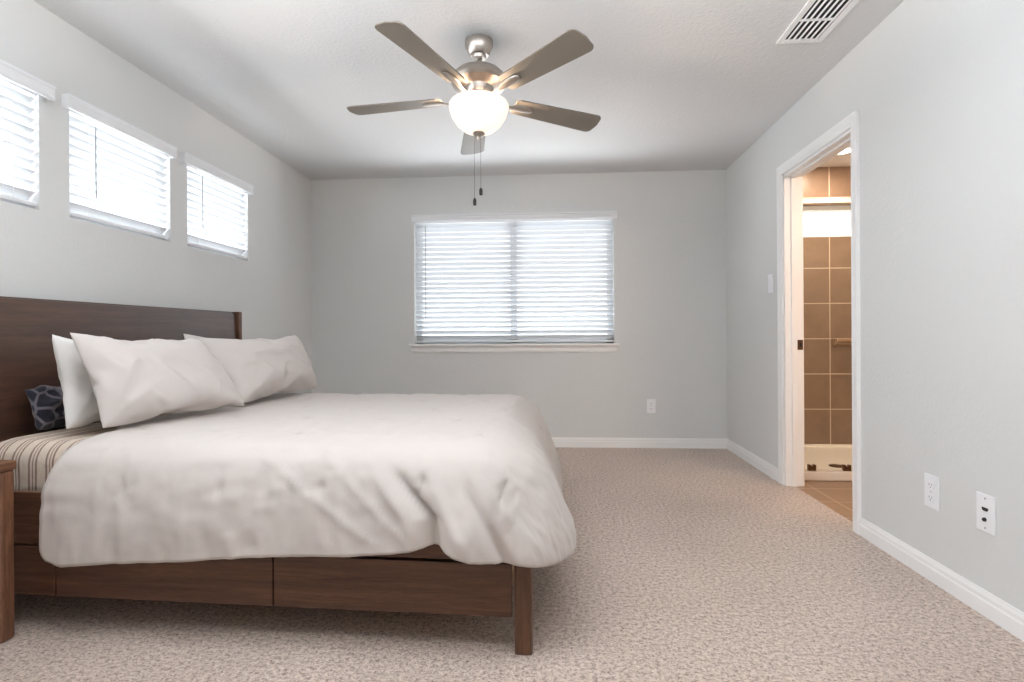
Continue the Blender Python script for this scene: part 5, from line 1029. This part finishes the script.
        119,0,-206,119,-28,-198,119,-55,-187,121,-78,-168,123,-94,-144,124,-107,-118,125,-113,-89,125,-116,-59,125,-118,-30,125,-119,-1,125,-120,29,125,-122,58,124,-120,87,123,-107,113,122,-95,140,121,-76,163,120,-53,181,120,-28,196,120,-2,210,
        150,0,-206,150,-28,-198,151,-56,-191,152,-76,-169,154,-92,-145,155,-103,-117,156,-109,-88,157,-112,-59,156,-113,-30,156,-115,0,156,-116,29,156,-117,58,156,-117,88,154,-110,117,154,-92,140,152,-76,164,151,-50,177,151,-24,191,151,-1,209,
        182,0,-206,180,-29,-205,182,-55,-193,184,-73,-170,185,-89,-145,186,-97,-117,187,-103,-88,187,-106,-59,187,-107,-29,187,-109,0,187,-110,29,187,-112,59,187,-112,88,186,-108,118,184,-97,144,184,-75,164,183,-49,177,181,-21,185,182,2,204,
        212,-7,-203,211,-29,-209,213,-52,-192,215,-75,-173,216,-85,-145,217,-91,-116,217,-95,-87,218,-98,-58,218,-100,-29,218,-102,1,218,-104,30,218,-105,59,217,-106,89,217,-104,118,215,-98,147,214,-71,159,211,-43,168,212,-20,185,212,5,199,
        236,-1,-221,241,-22,-204,243,-46,-187,246,-71,-173,247,-79,-145,248,-84,-116,248,-88,-87,248,-90,-58,248,-93,-28,248,-95,1,248,-95,31,247,-95,60,246,-92,89,245,-92,118,246,-94,148,241,-70,162,241,-41,169,240,-13,178,234,9,194,
        267,0,-229,271,-22,-210,273,-48,-196,277,-65,-173,277,-71,-144,278,-75,-115,278,-78,-86,278,-81,-57,278,-84,-28,278,-85,2,278,-85,32,277,-86,61,277,-86,90,274,-81,119,273,-79,149,270,-71,174,266,-46,188,265,-18,196,261,7,209,
        297,0,-236,300,-25,-220,304,-47,-200,306,-56,-173,307,-61,-144,307,-64,-114,307,-67,-85,307,-69,-56,307,-71,-27,307,-72,3,306,-73,32,306,-73,61,305,-72,91,304,-71,120,302,-69,149,300,-64,178,294,-49,202,291,-22,213,288,4,224,
        328,0,-242,331,-25,-225,334,-39,-201,335,-44,-172,335,-47,-142,335,-50,-113,335,-52,-84,334,-53,-55,333,-54,-25,331,-53,4,332,-55,33,332,-56,62,331,-56,91,330,-54,120,329,-52,149,327,-49,179,324,-44,207,318,-25,228,315,2,239,
        358,-1,-248,362,-21,-228,362,-25,-199,361,-27,-170,359,-27,-141,357,-27,-111,355,-28,-82,350,-26,-53,352,-29,-24,352,-30,5,351,-30,34,343,-27,62,348,-29,90,350,-30,120,350,-29,149,351,-29,178,350,-28,208,348,-24,237,343,0,253,
        389,-1,-255,385,-1,-226,382,-1,-197,379,-1,-168,376,-1,-139,374,-1,-110,371,-1,-81,369,-1,-52,366,-1,-23,362,-1,6,356,0,35,357,-1,61,361,-1,90,364,-2,119,365,-2,148,367,-2,178,369,-2,207,370,-2,236,372,-2,265,
    ]}
def pillow_shape(key):
    q = PILLOW_SHAPES[key]
    return [[[tuple(q[((s_ * 27 + i) * 19 + j) * 3 + c] / 1000 for c in range(3)) for j in range(19)] for i in range(27)] for s_ in (0, 1)]
def pillow(name, BL, BRc, TL, TR, thick, material, shape, flip=False, floor_z=0.0, bend=0.02, seed=1.0, crease=1.0, crumple=0.0):
    """a stuffed pillow hung between four corners given as (distance from foot, distance from near side, height)"""
    P = [bed_pt(*q) for q in (BL, BRc, TL, TR)]
    cen = sum(P, Vector()) / 4
    P = [p - cen for p in P]
    n0 = ((P[1] - P[0]).cross(P[2] - P[0])).normalized()      # faces the room (foot of the bed)
    if n0.x < 0: n0 = -n0
    g = pillow_shape(shape)
    bm = bmesh.new(); V = [[], []]
    for s_ in (0, 1):
        for i in range(27):
            r = []
            for j in range(19):
                if s_ == 1 and (i in (0, 26) or j in (0, 18)):
                    r.append(V[0][i][j]); continue
                x, y, z = g[s_][i][j]
                if flip: x = -x
                u, v = x / 0.785 + 0.5, z / 0.524 + 0.5
                p = (P[0] * (1 - u) + P[1] * u) * (1 - v) + (P[2] * (1 - u) + P[3] * u) * v
                em = max(0, 4 * u * (1 - u)) * max(0, 4 * v * (1 - v))
                p += n0 * (y * thick * (1.10 - 0.25 * v) + bend * em ** 0.5)
                p.z -= 0.045 * max(0, 4 * u * (1 - u)) * max(0, 1 - v) ** 3    # the bottom edge settles into the bed
                if p.z + cen.z < floor_z + 0.004:                 # the bed flattens the underside
                    p.z = floor_z - cen.z + 0.004 + (p.z + cen.z - floor_z - 0.004) * 0.06
                r.append(bm.verts.new(p))
            V[s_].append(r)
    for s_ in (0, 1):
        for i in range(26):
            for j in range(18):
                f = (V[s_][i][j], V[s_][i + 1][j], V[s_][i + 1][j + 1], V[s_][i][j + 1])
                bm.faces.new(f if (s_ == 0) != flip else f[::-1])
    bmesh.ops.subdivide_edges(bm, edges=bm.edges[:], cuts=2, use_grid_fill=True, smooth=0.0)
    for _ in range(4): bmesh.ops.smooth_vert(bm, verts=bm.verts[:], factor=0.5, use_axis_x=True, use_axis_y=True, use_axis_z=True)
    bm.normal_update()
    eu = (P[1] - P[0]).normalized(); ev = (P[2] - P[0]).normalized()
    wd, hg = (P[1] - P[0]).length, (P[2] - P[0]).length
    for v_ in bm.verts:
        x, y = (v_.co - P[0]).dot(eu) / wd, (v_.co - P[0]).dot(ev) / hg
        face = min(1, max(0, 7 * min(x, 1 - x, y, 1 - y)))
        h_ = 0.0
        for (cx_, cy_, kk, am) in ((0, 0, 13, 0.0060), (1, 0, 11, 0.0045), (0, 1, 12, 0.0045), (1, 1, 10, 0.0045)):
            dx, dy = (x - cx_) * wd, (y - cy_) * hg
            r = math.hypot(dx, dy); an = math.atan2(abs(dy), abs(dx))
            wob = noise.noise(Vector((r * 5, an * 2, seed + cx_ * 3 + cy_ * 7)))
            h_ += am * 0.7 * crease * (0.5 + 0.5 * math.sin(an * kk + wob * 2.0 + seed)) ** 2 * math.exp(-((r - 0.16) / 0.15) ** 2)
        n1 = noise.noise(Vector((x * 2.2, y * 1.8, seed)))
        w = noise.noise(Vector((x * 3.0 + y * 3.2 + n1 * 0.6, (y * 1.2 - x * 4.6) + n1, seed + 2)))
        h_ += 0.0055 * crease * math.exp(-(w * 4.2) ** 2) + 0.007 * n1
        h_ += crumple * noise.noise(Vector((x * 7, y * 5, seed)))
        v_.co += v_.normal * h_ * face
        if v_.co.z + cen.z < floor_z + 0.004: v_.co.z = floor_z - cen.z + 0.004
    return link(name, bm, material, None, True, cen)
G = 'pillows propped against the headboard'
p1 = pillow('pillow', (1.755, 0.165, 0.650), (1.790, 0.815, 0.650), (1.835, 0.175, 1.018), (1.890, 0.800, 1.000), 0.62, M['white_case'], 'b', True, 0.629, seed=2.1)
tag(p1, 'plain white pillow standing behind the left front pillow, beside the dark cushion', 'pillow', G)
p2 = pillow('pillow', (1.745, 0.930, 0.650), (1.725, 1.600, 0.650), (1.850, 0.945, 1.028), (1.830, 1.610, 0.982), 0.70, M['sham'], 'a', True, 0.640, seed=4.4)
tag(p2, 'oatmeal pillow mostly hidden behind the right-hand front pillow', 'pillow', G)
p3 = pillow('pillow', (1.590, 0.145, 0.664), (1.425, 0.825, 0.672), (1.725, 0.150, 1.030), (1.660, 0.795, 0.999), 0.80, M['sham'], 'a', False, 0.658, seed=7.3, crease=1.3)
tag(p3, 'large oatmeal pillow leaning against the plain white pillow, left of the front pair', 'pillow', G)
p4 = pillow('pillow', (1.500, 0.870, 0.664), (1.462, 1.670, 0.674), (1.725, 0.860, 1.002), (1.590, 1.650, 1.013), 0.75, M['sham'], 'b', False, 0.658, seed=9.9, crease=1.2)
tag(p4, 'oatmeal front pillow nearest the back wall, right of the front pair', 'pillow', G)
p5 = pillow('cushion', (1.955, 0.245, 0.640), (1.985, 0.760, 0.640), (1.985, 0.215, 0.800), (2.000, 0.740, 0.860), 0.34, M['lattice'], 'b', False, 0.629, 0.0, seed=3.0, crease=1.0, crumple=0.022)
tag(p5, 'dark navy lattice cushion squeezed between headboard and white pillow', 'cushion')

# ------------------------------------------------------------------ nightstand (only its far front corner is in the picture)
NX0, NX1, NY0, NY1 = -2.186, -1.790, 1.340, 1.808
ns = tag(empty('nightstand', ((NX0 + NX1) / 2, (NY0 + NY1) / 2, 0)), 'brown wooden nightstand at left edge beside the bed', 'nightstand')
ox, oy = ns.location.x, ns.location.y
bm = bmesh.new(); box(bm, NX0 - ox, NX1 - ox, NY0 - oy, NY1 - oy, 0.562, 0.592); bevel(link('top', bm, M['nighttop'], ns), 0.006, 3)
for xa in (NX0 + 0.004, NX1 - 0.056):
    for ya in (NY0 + 0.004, NY1 - 0.056):
        bm = bmesh.new(); box(bm, xa - ox, xa + 0.052 - ox, ya - oy, ya + 0.052 - oy, 0.0, 0.562)
        bevel(link('leg', bm, M['nightwood'], ns), 0.010, 3)
bm = bmesh.new()
for (xa, xb, ya, yb) in ((NX0 + 0.01, NX0 + 0.03, NY0 + 0.056, NY1 - 0.056), (NX0 + 0.056, NX1 - 0.056, NY0 + 0.012, NY0 + 0.03), (NX0 + 0.056, NX1 - 0.056, NY1 - 0.03, NY1 - 0.012)):
    box(bm, xa - ox, xb - ox, ya - oy, yb - oy, 0.40, 0.562)
box(bm, NX0 + 0.03 - ox, NX1 - 0.03 - ox, NY0 + 0.03 - oy, NY1 - 0.03 - oy, 0.395, 0.41)
link('case', bm, M['nighttop'], ns)
bm = bmesh.new(); box(bm, NX1 - 0.03 - ox, NX1 - 0.012 - ox, NY0 + 0.058 - oy, NY1 - 0.058 - oy, 0.412, 0.558)
dr = bevel(link('drawer', bm, M['nighttop'], ns), 0.003)
bm = bmesh.new(); lathe(bm, [(0.0, 0.0), (0.007, 0.0), (0.006, 0.012), (0.014, 0.018), (0.010, 0.024), (0.0, 0.025)], 20, cap=False)
for v in bm.verts: v.co = Vector((NX1 - 0.012 - ox + v.co.z, (NY0 + NY1) / 2 - oy + v.co.x, 0.485 + v.co.y))
link('knob', bm, M['bronze'], dr, True)

# ------------------------------------------------------------------ ceiling fan
FC = Vector((-0.345, 2.785, 2.330)); TILT = -0.085
fan = tag(empty('ceiling_fan', (FC.x, FC.y, H)), 'brushed nickel ceiling fan with five grey blades and lit glass bowl', 'ceiling fan')
def fl(z): return z - H        # heights in the fan's own space
ball = Matrix.Translation((0, 0, fl(2.33))) @ Matrix.Rotation(TILT, 4, 'X') @ Matrix.Translation((0, 0, -fl(2.33)))
def fan_part(name, bm, material, parent=fan, smooth=True, tilted=True):
    if tilted:
        for v in bm.verts: v.co = ball @ v.co
    o = link(name, bm, material, parent, smooth)
    if smooth:
        es = o.modifiers.new('edges', 'EDGE_SPLIT'); es.split_angle = math.radians(35)
    return o
bm = bmesh.new(); lathe(bm, [(0.0, 0.0), (0.064, 0.0), (0.068, -0.004), (0.068, -0.028), (0.062, -0.044), (0.052, -0.066), (0.046, -0.074), (0.036, -0.076), (0.032, -0.090), (0.0, -0.090)], cap=False)
fan_part('canopy', bm, M['nickel'], tilted=False)
bm = bmesh.new(); lathe(bm, [(0.014, fl(2.36)), (0.014, fl(2.285)), (0.024, fl(2.282)), (0.024, fl(2.268))], 20); fan_part('downrod', bm, M['nickel'])
bm = bmesh.new(); lathe(bm, [(0.022, fl(2.292)), (0.070, fl(2.288)), (0.112, fl(2.274)), (0.134, fl(2.250)), (0.137, fl(2.228)), (0.128, fl(2.214)), (0.078, fl(2.206)), (0.070, fl(2.200)), (0.066, fl(2.180)), (0.058, fl(2.165)), (0.050, fl(2.160))])
fan_part('motor_housing', bm, M['nickel'])
bm = bmesh.new(); lathe(bm, [(0.052, fl(2.1595)), (0.056, fl(2.150)), (0.052, fl(2.138)), (0.066, fl(2.133)), (0.090, fl(2.128)), (0.090, fl(2.124)), (0.045, fl(2.120))]); fan_part('light_fitter', bm, M['nickel'])
bm = bmesh.new()
bp = [(0.142, fl(2.1160)), (0.145, fl(2.110)), (0.142, fl(2.092)), (0.132, fl(2.060)), (0.110, fl(2.024)), (0.080, fl(1.996)), (0.042, fl(1.979)), (0.012, fl(1.974))]
bp = bp + [(r * 0.965, z + 0.004) for r, z in reversed(bp)]
bm2 = bm; lathe(bm2, bp, 48, cap=False)
bowl = fan_part('light_bowl', bm2, M['bowl'])
bm = bmesh.new(); lathe(bm, [(0.0, fl(1.980)), (0.026, fl(1.9795)), (0.030, fl(1.972)), (0.022, fl(1.962)), (0.010, fl(1.957)), (0.006, fl(1.948)), (0.007, fl(1.941)), (0.0, fl(1.936))], 24, cap=False); fan_part('finial', bm, M['nickel'], bowl)
BLZ = fl(2.150); BR_ = 0.668; BWD = 0.134; PITCH = -0.185; PHI0 = -2.012
for k_ in range(5):
    an = PHI0 + k_ * 2 * PI / 5
    mt_ = Matrix.Rotation(an, 4, 'Z') @ Matrix.Translation((0, 0, BLZ)) @ Matrix.Rotation(PITCH, 4, 'X')
    bm = bmesh.new()
    r0, r1, w0, w1 = 0.185, BR_ + 0.012, BWD * 0.40, BWD * 0.53
    pr = [(r0, -w0 * 0.78), (r0 + 0.02, -w0)]
    pr += [(r1 - 0.045, -w1)]
    for i in range(1, 6):
        a = -PI / 2 + PI / 2 * i / 6; pr.append((r1 - 0.045 + 0.034 * math.cos(a), -w1 + 0.026 + 0.026 * math.sin(a)))
    pr += [(r1 - 0.004, 0.0)]
    for i in range(1, 6):
        a = PI / 2 * i / 6; pr.append((r1 - 0.045 + 0.034 * math.cos(a), w1 - 0.026 + 0.026 * math.sin(a)))
    pr += [(r1 - 0.045, w1), (r0 + 0.02, w0), (r0, w0 * 0.78)]
    prism(bm, pr, -0.003, 0.003, lambda u, v, a: (u, v, a))
    for v in bm.verts: v.co = ball @ (mt_ @ v.co)
    bl = link('blade', bm, M['blade'], fan)
    bm = bmesh.new()
    # bracket: arm from the hub to a spoon-shaped plate under the blade
    arm = [(0.062, 0.016, -0.004), (0.11, 0.012, -0.016), (0.16, 0.014, -0.010), (0.19, 0.022, -0.0045), (0.235, 0.027, -0.0040), (0.272, 0.021, -0.0040), (0.288, 0.010, -0.0040)]
    L_, R_, L2, R2 = [], [], [], []
    for (x_, hw, z_) in arm:
        L_.append(bm.verts.new((x_, -hw, z_))); R_.append(bm.verts.new((x_, hw, z_)))
        L2.append(bm.verts.new((x_, -hw * 0.7, z_ - 0.008))); R2.append(bm.verts.new((x_, hw * 0.7, z_ - 0.008)))
    for i in range(len(arm) - 1):
        for A, B in ((L_, R_), (R_, R2), (R2, L2), (L2, L_)): bm.faces.new((A[i], A[i + 1], B[i + 1], B[i]))
    bm.faces.new((L_[0], R_[0], R2[0], L2[0])); bm.faces.new((L_[-1], R_[-1], R2[-1], L2[-1]))
    for v in bm.verts: v.co = ball @ (mt_ @ v.co)
    bevel(link('blade_bracket', bm, M['nickel'], bl, True), 0.003)
for (dx, dy, z_) in ((0.003, 0.02, 1.690), (-0.028, 0.02, 1.640)):
    bm = bmesh.new()
    top = ball @ Vector((dx * 1.2, 0.05, fl(2.122)))
    pts = [top, (dx, dy, fl(1.985)), (dx, dy, fl(z_ + 0.035))]
    tube(bm, pts, 0.0011, 6)
    for i in range(40):
        zz = fl(1.98) + (fl(z_ + 0.035) - fl(1.98)) * i / 40
        bmesh.ops.create_icosphere(bm, subdivisions=1, radius=0.0018, matrix=Matrix.Translation((dx, dy, zz)))
    pc = link('pull_chain', bm, M['chain'], fan)
    bm = bmesh.new(); lathe(bm, [(0.0, fl(z_ + 0.038)), (0.004, fl(z_ + 0.036)), (0.0085, fl(z_ + 0.026)), (0.0085, fl(z_ + 0.006)), (0.006, fl(z_)), (0.0, fl(z_))], 14, cap=False)
    for v in bm.verts: v.co += Vector((dx, dy, 0))
    link('fob', bm, M['fob'], pc, True)
ld = bpy.data.lights.new('fan_bulbs', 'POINT'); ld.energy = 20; ld.color = (1.0, 0.78, 0.58); ld.shadow_soft_size = 0.02
lo = bpy.data.objects.new('fan_bulbs', ld); C.objects.link(lo); lo.location = ball @ Vector((0, 0, fl(2.098))) + Vector((FC.x, FC.y, H))

# ------------------------------------------------------------------ ceiling air vent
VX0, VX1, VY0, VY1 = 1.112, 1.330, 2.440, 2.918
av = tag(empty('air_vent', ((VX0 + VX1) / 2, (VY0 + VY1) / 2, H)), 'white louvred air vent in the ceiling near the right wall', 'vent')
w, h = (VX1 - VX0) / 2, (VY1 - VY0) / 2
bm = bmesh.new(); fr = 0.030
prof_o = [(-w, -h), (w, -h), (w, h), (-w, h)]
for (xa, xb, ya, yb) in ((-w, -w + fr, -h, h), (w - fr, w, -h, h), (-w + fr, w - fr, -h, -h + fr), (-w + fr, w - fr, h - fr, h)):
    box(bm, xa, xb, ya, yb, -0.010, -0.0005)
for f_ in (-0.36, 0.06, 0.06 + 0.0):
    pass
for yc in (-0.155 + 0.0, 0.0, 0.155):
    pass
for yc in (h - 0.205, h - 0.205 - 0.17):
    box(bm, -w + fr, w - fr, yc - 0.007, yc + 0.007, -0.009, -0.0005)
bevel(link('frame', bm, M['vent'], av), 0.003)
bm = bmesh.new(); box(bm, -w + fr, w - fr, -h + fr, h - fr, -0.0015, -0.0006); link('duct', bm, M['dark'], av)
bm = bmesh.new()
nl = 6
for i in range(nl):
    xc = -w + fr + (2 * w - 2 * fr) * (i + 0.62) / nl
    mtx = Matrix.Translation((xc, 0, -0.0065)) @ Matrix.Rotation(math.radians(32), 4, 'Y')
    box(bm, -0.0042, 0.0042, -h + fr, h - fr, -0.0008, 0.0008, mtx)
link('louvres', bm, M['vent'], av)

# ------------------------------------------------------------------ outlets and switch
def plate_common(name, loc, rotz, w, h, label, cat, group=None):
    """local x along the wall, local -y into the room"""
    r = tag(empty(name, loc, rotz), label, cat, group)
    bm = bmesh.new(); box(bm, -w / 2, w / 2, -0.006, -0.0003, -h / 2, h / 2)
    bevel(link('cover_plate', bm, M['plate'], r), 0.003, 3)
    return r
def duplex(loc, rotz, w, h, label, group=None):
    r = plate_common('wall_outlet', loc, rotz, w, h, label, 'outlet', group)
    for zc in (0.19 * h, -0.19 * h):
        bm = bmesh.new()
        pr = []
        for i in range(20):
            a = 2 * PI * i / 20; pr.append((0.0175 * math.cos(a) * w / 0.07, max(-0.0135, min(0.0135, 0.0175 * math.sin(a))) * h / 0.115))
        prism(bm, pr, -0.0085, -0.006, lambda u, v, a: (u, a, zc + v))
        rc = link('receptacle', bm, M['plate'], r)
        bm = bmesh.new()
        for q, hh in ((-0.0062, 0.009), (0.0062, 0.0075)):
            box(bm, q * w / 0.07 - 0.0013, q * w / 0.07 + 0.0013, -0.0089, -0.0084, zc + 0.003 - hh / 2, zc + 0.003 + hh / 2)
        box(bm, -0.0022, 0.0022, -0.0089, -0.0084, zc - 0.0105, zc - 0.006)
        link('slots', bm, M['slot'], rc)
    bm = bmesh.new(); box(bm, -0.002, 0.002, -0.0068, -0.0058, -0.002, 0.002); link('screw', bm, M['slot'], r)
    return r
duplex((0.8735, YB, 0.368), 0.0, 0.076, 0.122, 'white duplex outlet low on the back wall, right of the window', 'wall outlets')
duplex((XR, 2.428, 0.360), -PI / 2, 0.088, 0.134, 'white duplex outlet low on the right wall, closer to the doorway', 'wall outlets')
r = plate_common('media_outlet', (XR, 2.138, 0.362), -PI / 2, 0.088, 0.134, 'white wall plate with two black ports, low on the right wall', 'wall plate')
bm = bmesh.new(); prism(bm, [(-0.014, 0.006), (0.014, 0.006), (0.014, -0.001), (0.009, -0.006), (-0.009, -0.006), (-0.014, -0.001)], -0.0075, -0.0058, lambda u, v, a: (u, a, 0.014 + v)); link('media_port', bm, M['port'], r)
bm = bmesh.new(); lathe(bm, [(0.0, 0.0), (0.007, 0.0), (0.007, 0.006), (0.003, 0.006), (0.003, 0.010), (0.0, 0.010)], 18, cap=False)
for v in bm.verts: v.co = Vector((v.co.x, -0.0058 - v.co.z, -0.022 + v.co.y))
link('cable_jack', bm, M['port'], r)
for z_ in (0.052, -0.052):
    bm = bmesh.new(); lathe(bm, [(0.0, 0.0), (0.003, 0.0), (0.003, 0.001), (0.0, 0.001)], 12, cap=False)
    for v in bm.verts: v.co = Vector((v.co.x, -0.0058 - v.co.z, z_ + v.co.y))
    link('screw', bm, M['slot'], r)
r = plate_common('light_switch', (XR, 4.122, 1.352), -PI / 2, 0.084, 0.132, 'white light switch on the right wall beside the doorway', 'switch')
bm = bmesh.new(); prism(bm, [(-0.006, -0.034), (-0.0068, 0.034), (-0.0115, 0.034), (-0.0075, 0.0), (-0.0085, -0.034)], -0.017, 0.017, lambda u, v, a: (a, u, v)); link('rocker', bm, M['plate'], r)
